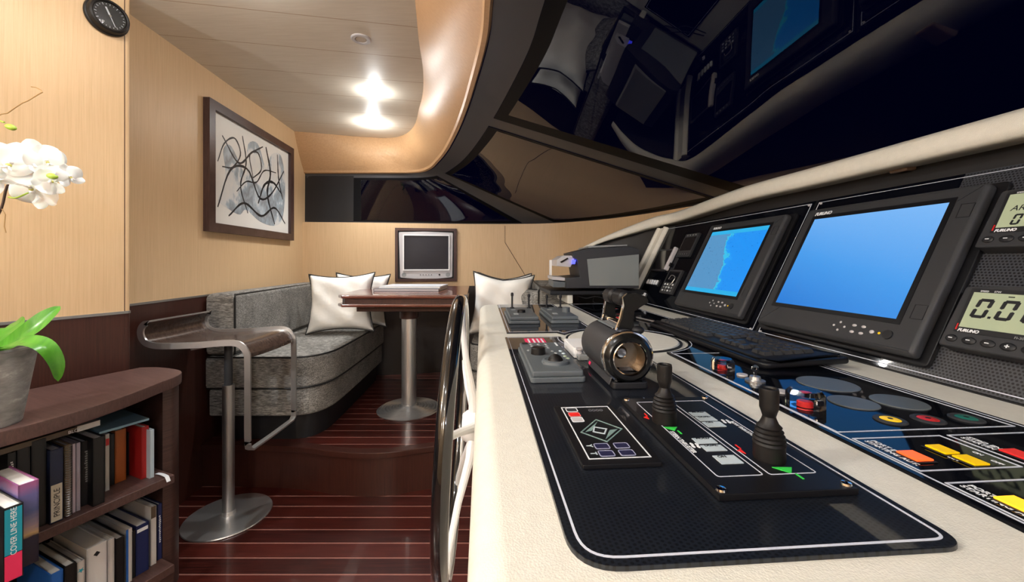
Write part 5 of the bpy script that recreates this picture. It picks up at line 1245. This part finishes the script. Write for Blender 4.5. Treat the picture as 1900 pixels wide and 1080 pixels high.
for k in range(5):
    m = MB(); m.box((.014, .026, .008), (-.056+k*.028, 0, .007), M['label'], .002, 2); m.obj('rocker', t)
t = thing('switch_panel', 'pair of small white switches below the five rocker switches', 'switches', mw=I(-2.10, .055, .0022))
for k in range(2):
    m = MB(); m.box((.020, .018, .008), (-.012+k*.026, 0, .004), M['label'], .002, 2); m.obj('rocker', t)
# small tan box on the dash top
p = PY(1689, 274, 1.06)
t = thing('sensor_box', 'small tan box standing on the dash behind the cream coaming', 'box', loc=(p.x, p.y, 1.457)); m = MB(); m.box((.072, .05, .078), (0, 0, .039), flat('tan_box', (.22, .15, .11), .5), .006, 3); m.obj('housing', t)
m = MB(); m.box((.05, .03, .004), (0, 0, .002), M['rubber']); m.obj('foot', t)

# ================================================================ PRINTER
YP = 2.07
t = thing('inkjet_printer', 'grey inkjet printer with a blue lit control panel at the far end of the console', 'printer', loc=(.45, 2.25, 1.067)); O = t.matrix_world.inverted()
def xz(px, py, y=YP): p = PY(px, py, y); return (p.x, p.z)
XZ = Matrix(((1, 0, 0, 0), (0, 0, 1, 0), (0, 1, 0, 0), (0, 0, 0, 1)))   # (x, z, y) -> world
def xprism(m, pts, y0, y1, mt, bev=0): m.prism([xz(*p) for p in pts], y0, y1, mt, bev, 2, T=O @ XZ)
zb = 534.5
m = MB(); xprism(m, [(1050, 535), (1186, 535), (1186, 462), (1168, 457), (1090, 461), (1062, 468), (1064, 478), (1071, 482), (1074, 500), (1076, 514), (1050, 516)], YP, YP+.36, M['bezel'], .004); bd = m.obj('housing', t)
m = MB(); xprism(m, [(1089, 481), (1185, 472), (1185, 530), (1094, 530)], YP-.004, YP, M['printgrey'], .001); m.obj('side_panel', bd)
m = MB(); xprism(m, [(1092, 460), (1166, 456), (1166, 453.5), (1096, 456)], YP+.02, YP+.34, M['greyl'], .001); m.obj('lid', t)
m = MB(); xprism(m, [(1034, 482), (1046, 474), (1062, 474), (1068, 480), (1060, 496), (1034, 494)], YP+.03, YP+.30, M['silverp'], .003); cp_ = m.obj('control_panel', t)
m = MB(); xprism(m, [(1063, 482), (1070, 482), (1068, 490), (1062, 490)], YP+.020, YP+.032, M['bluelit']); m.obj('indicator_light', cp_)
m = MB(); xprism(m, [(1040, 486), (1054, 478), (1056, 480), (1043, 488)], YP+.024, YP+.034, M['darkglass']); m.obj('display', cp_)
m = MB(); xprism(m, [(1028, 534), (1052, 534), (1052, 524), (1028, 522)], YP+.03, YP+.32, M['greyp'], .002); xprism(m, [(1026, 520), (1050, 522), (1050, 516), (1026, 514)], YP+.04, YP+.31, M['silverp'], .001); m.obj('paper_tray', t)
m = MB(); xprism(m, [(1030, 514), (1034, 514), (1034, 482), (1030, 482)], YP+.28, YP+.33, M['white'], .001); m.obj('tray_stop', t)
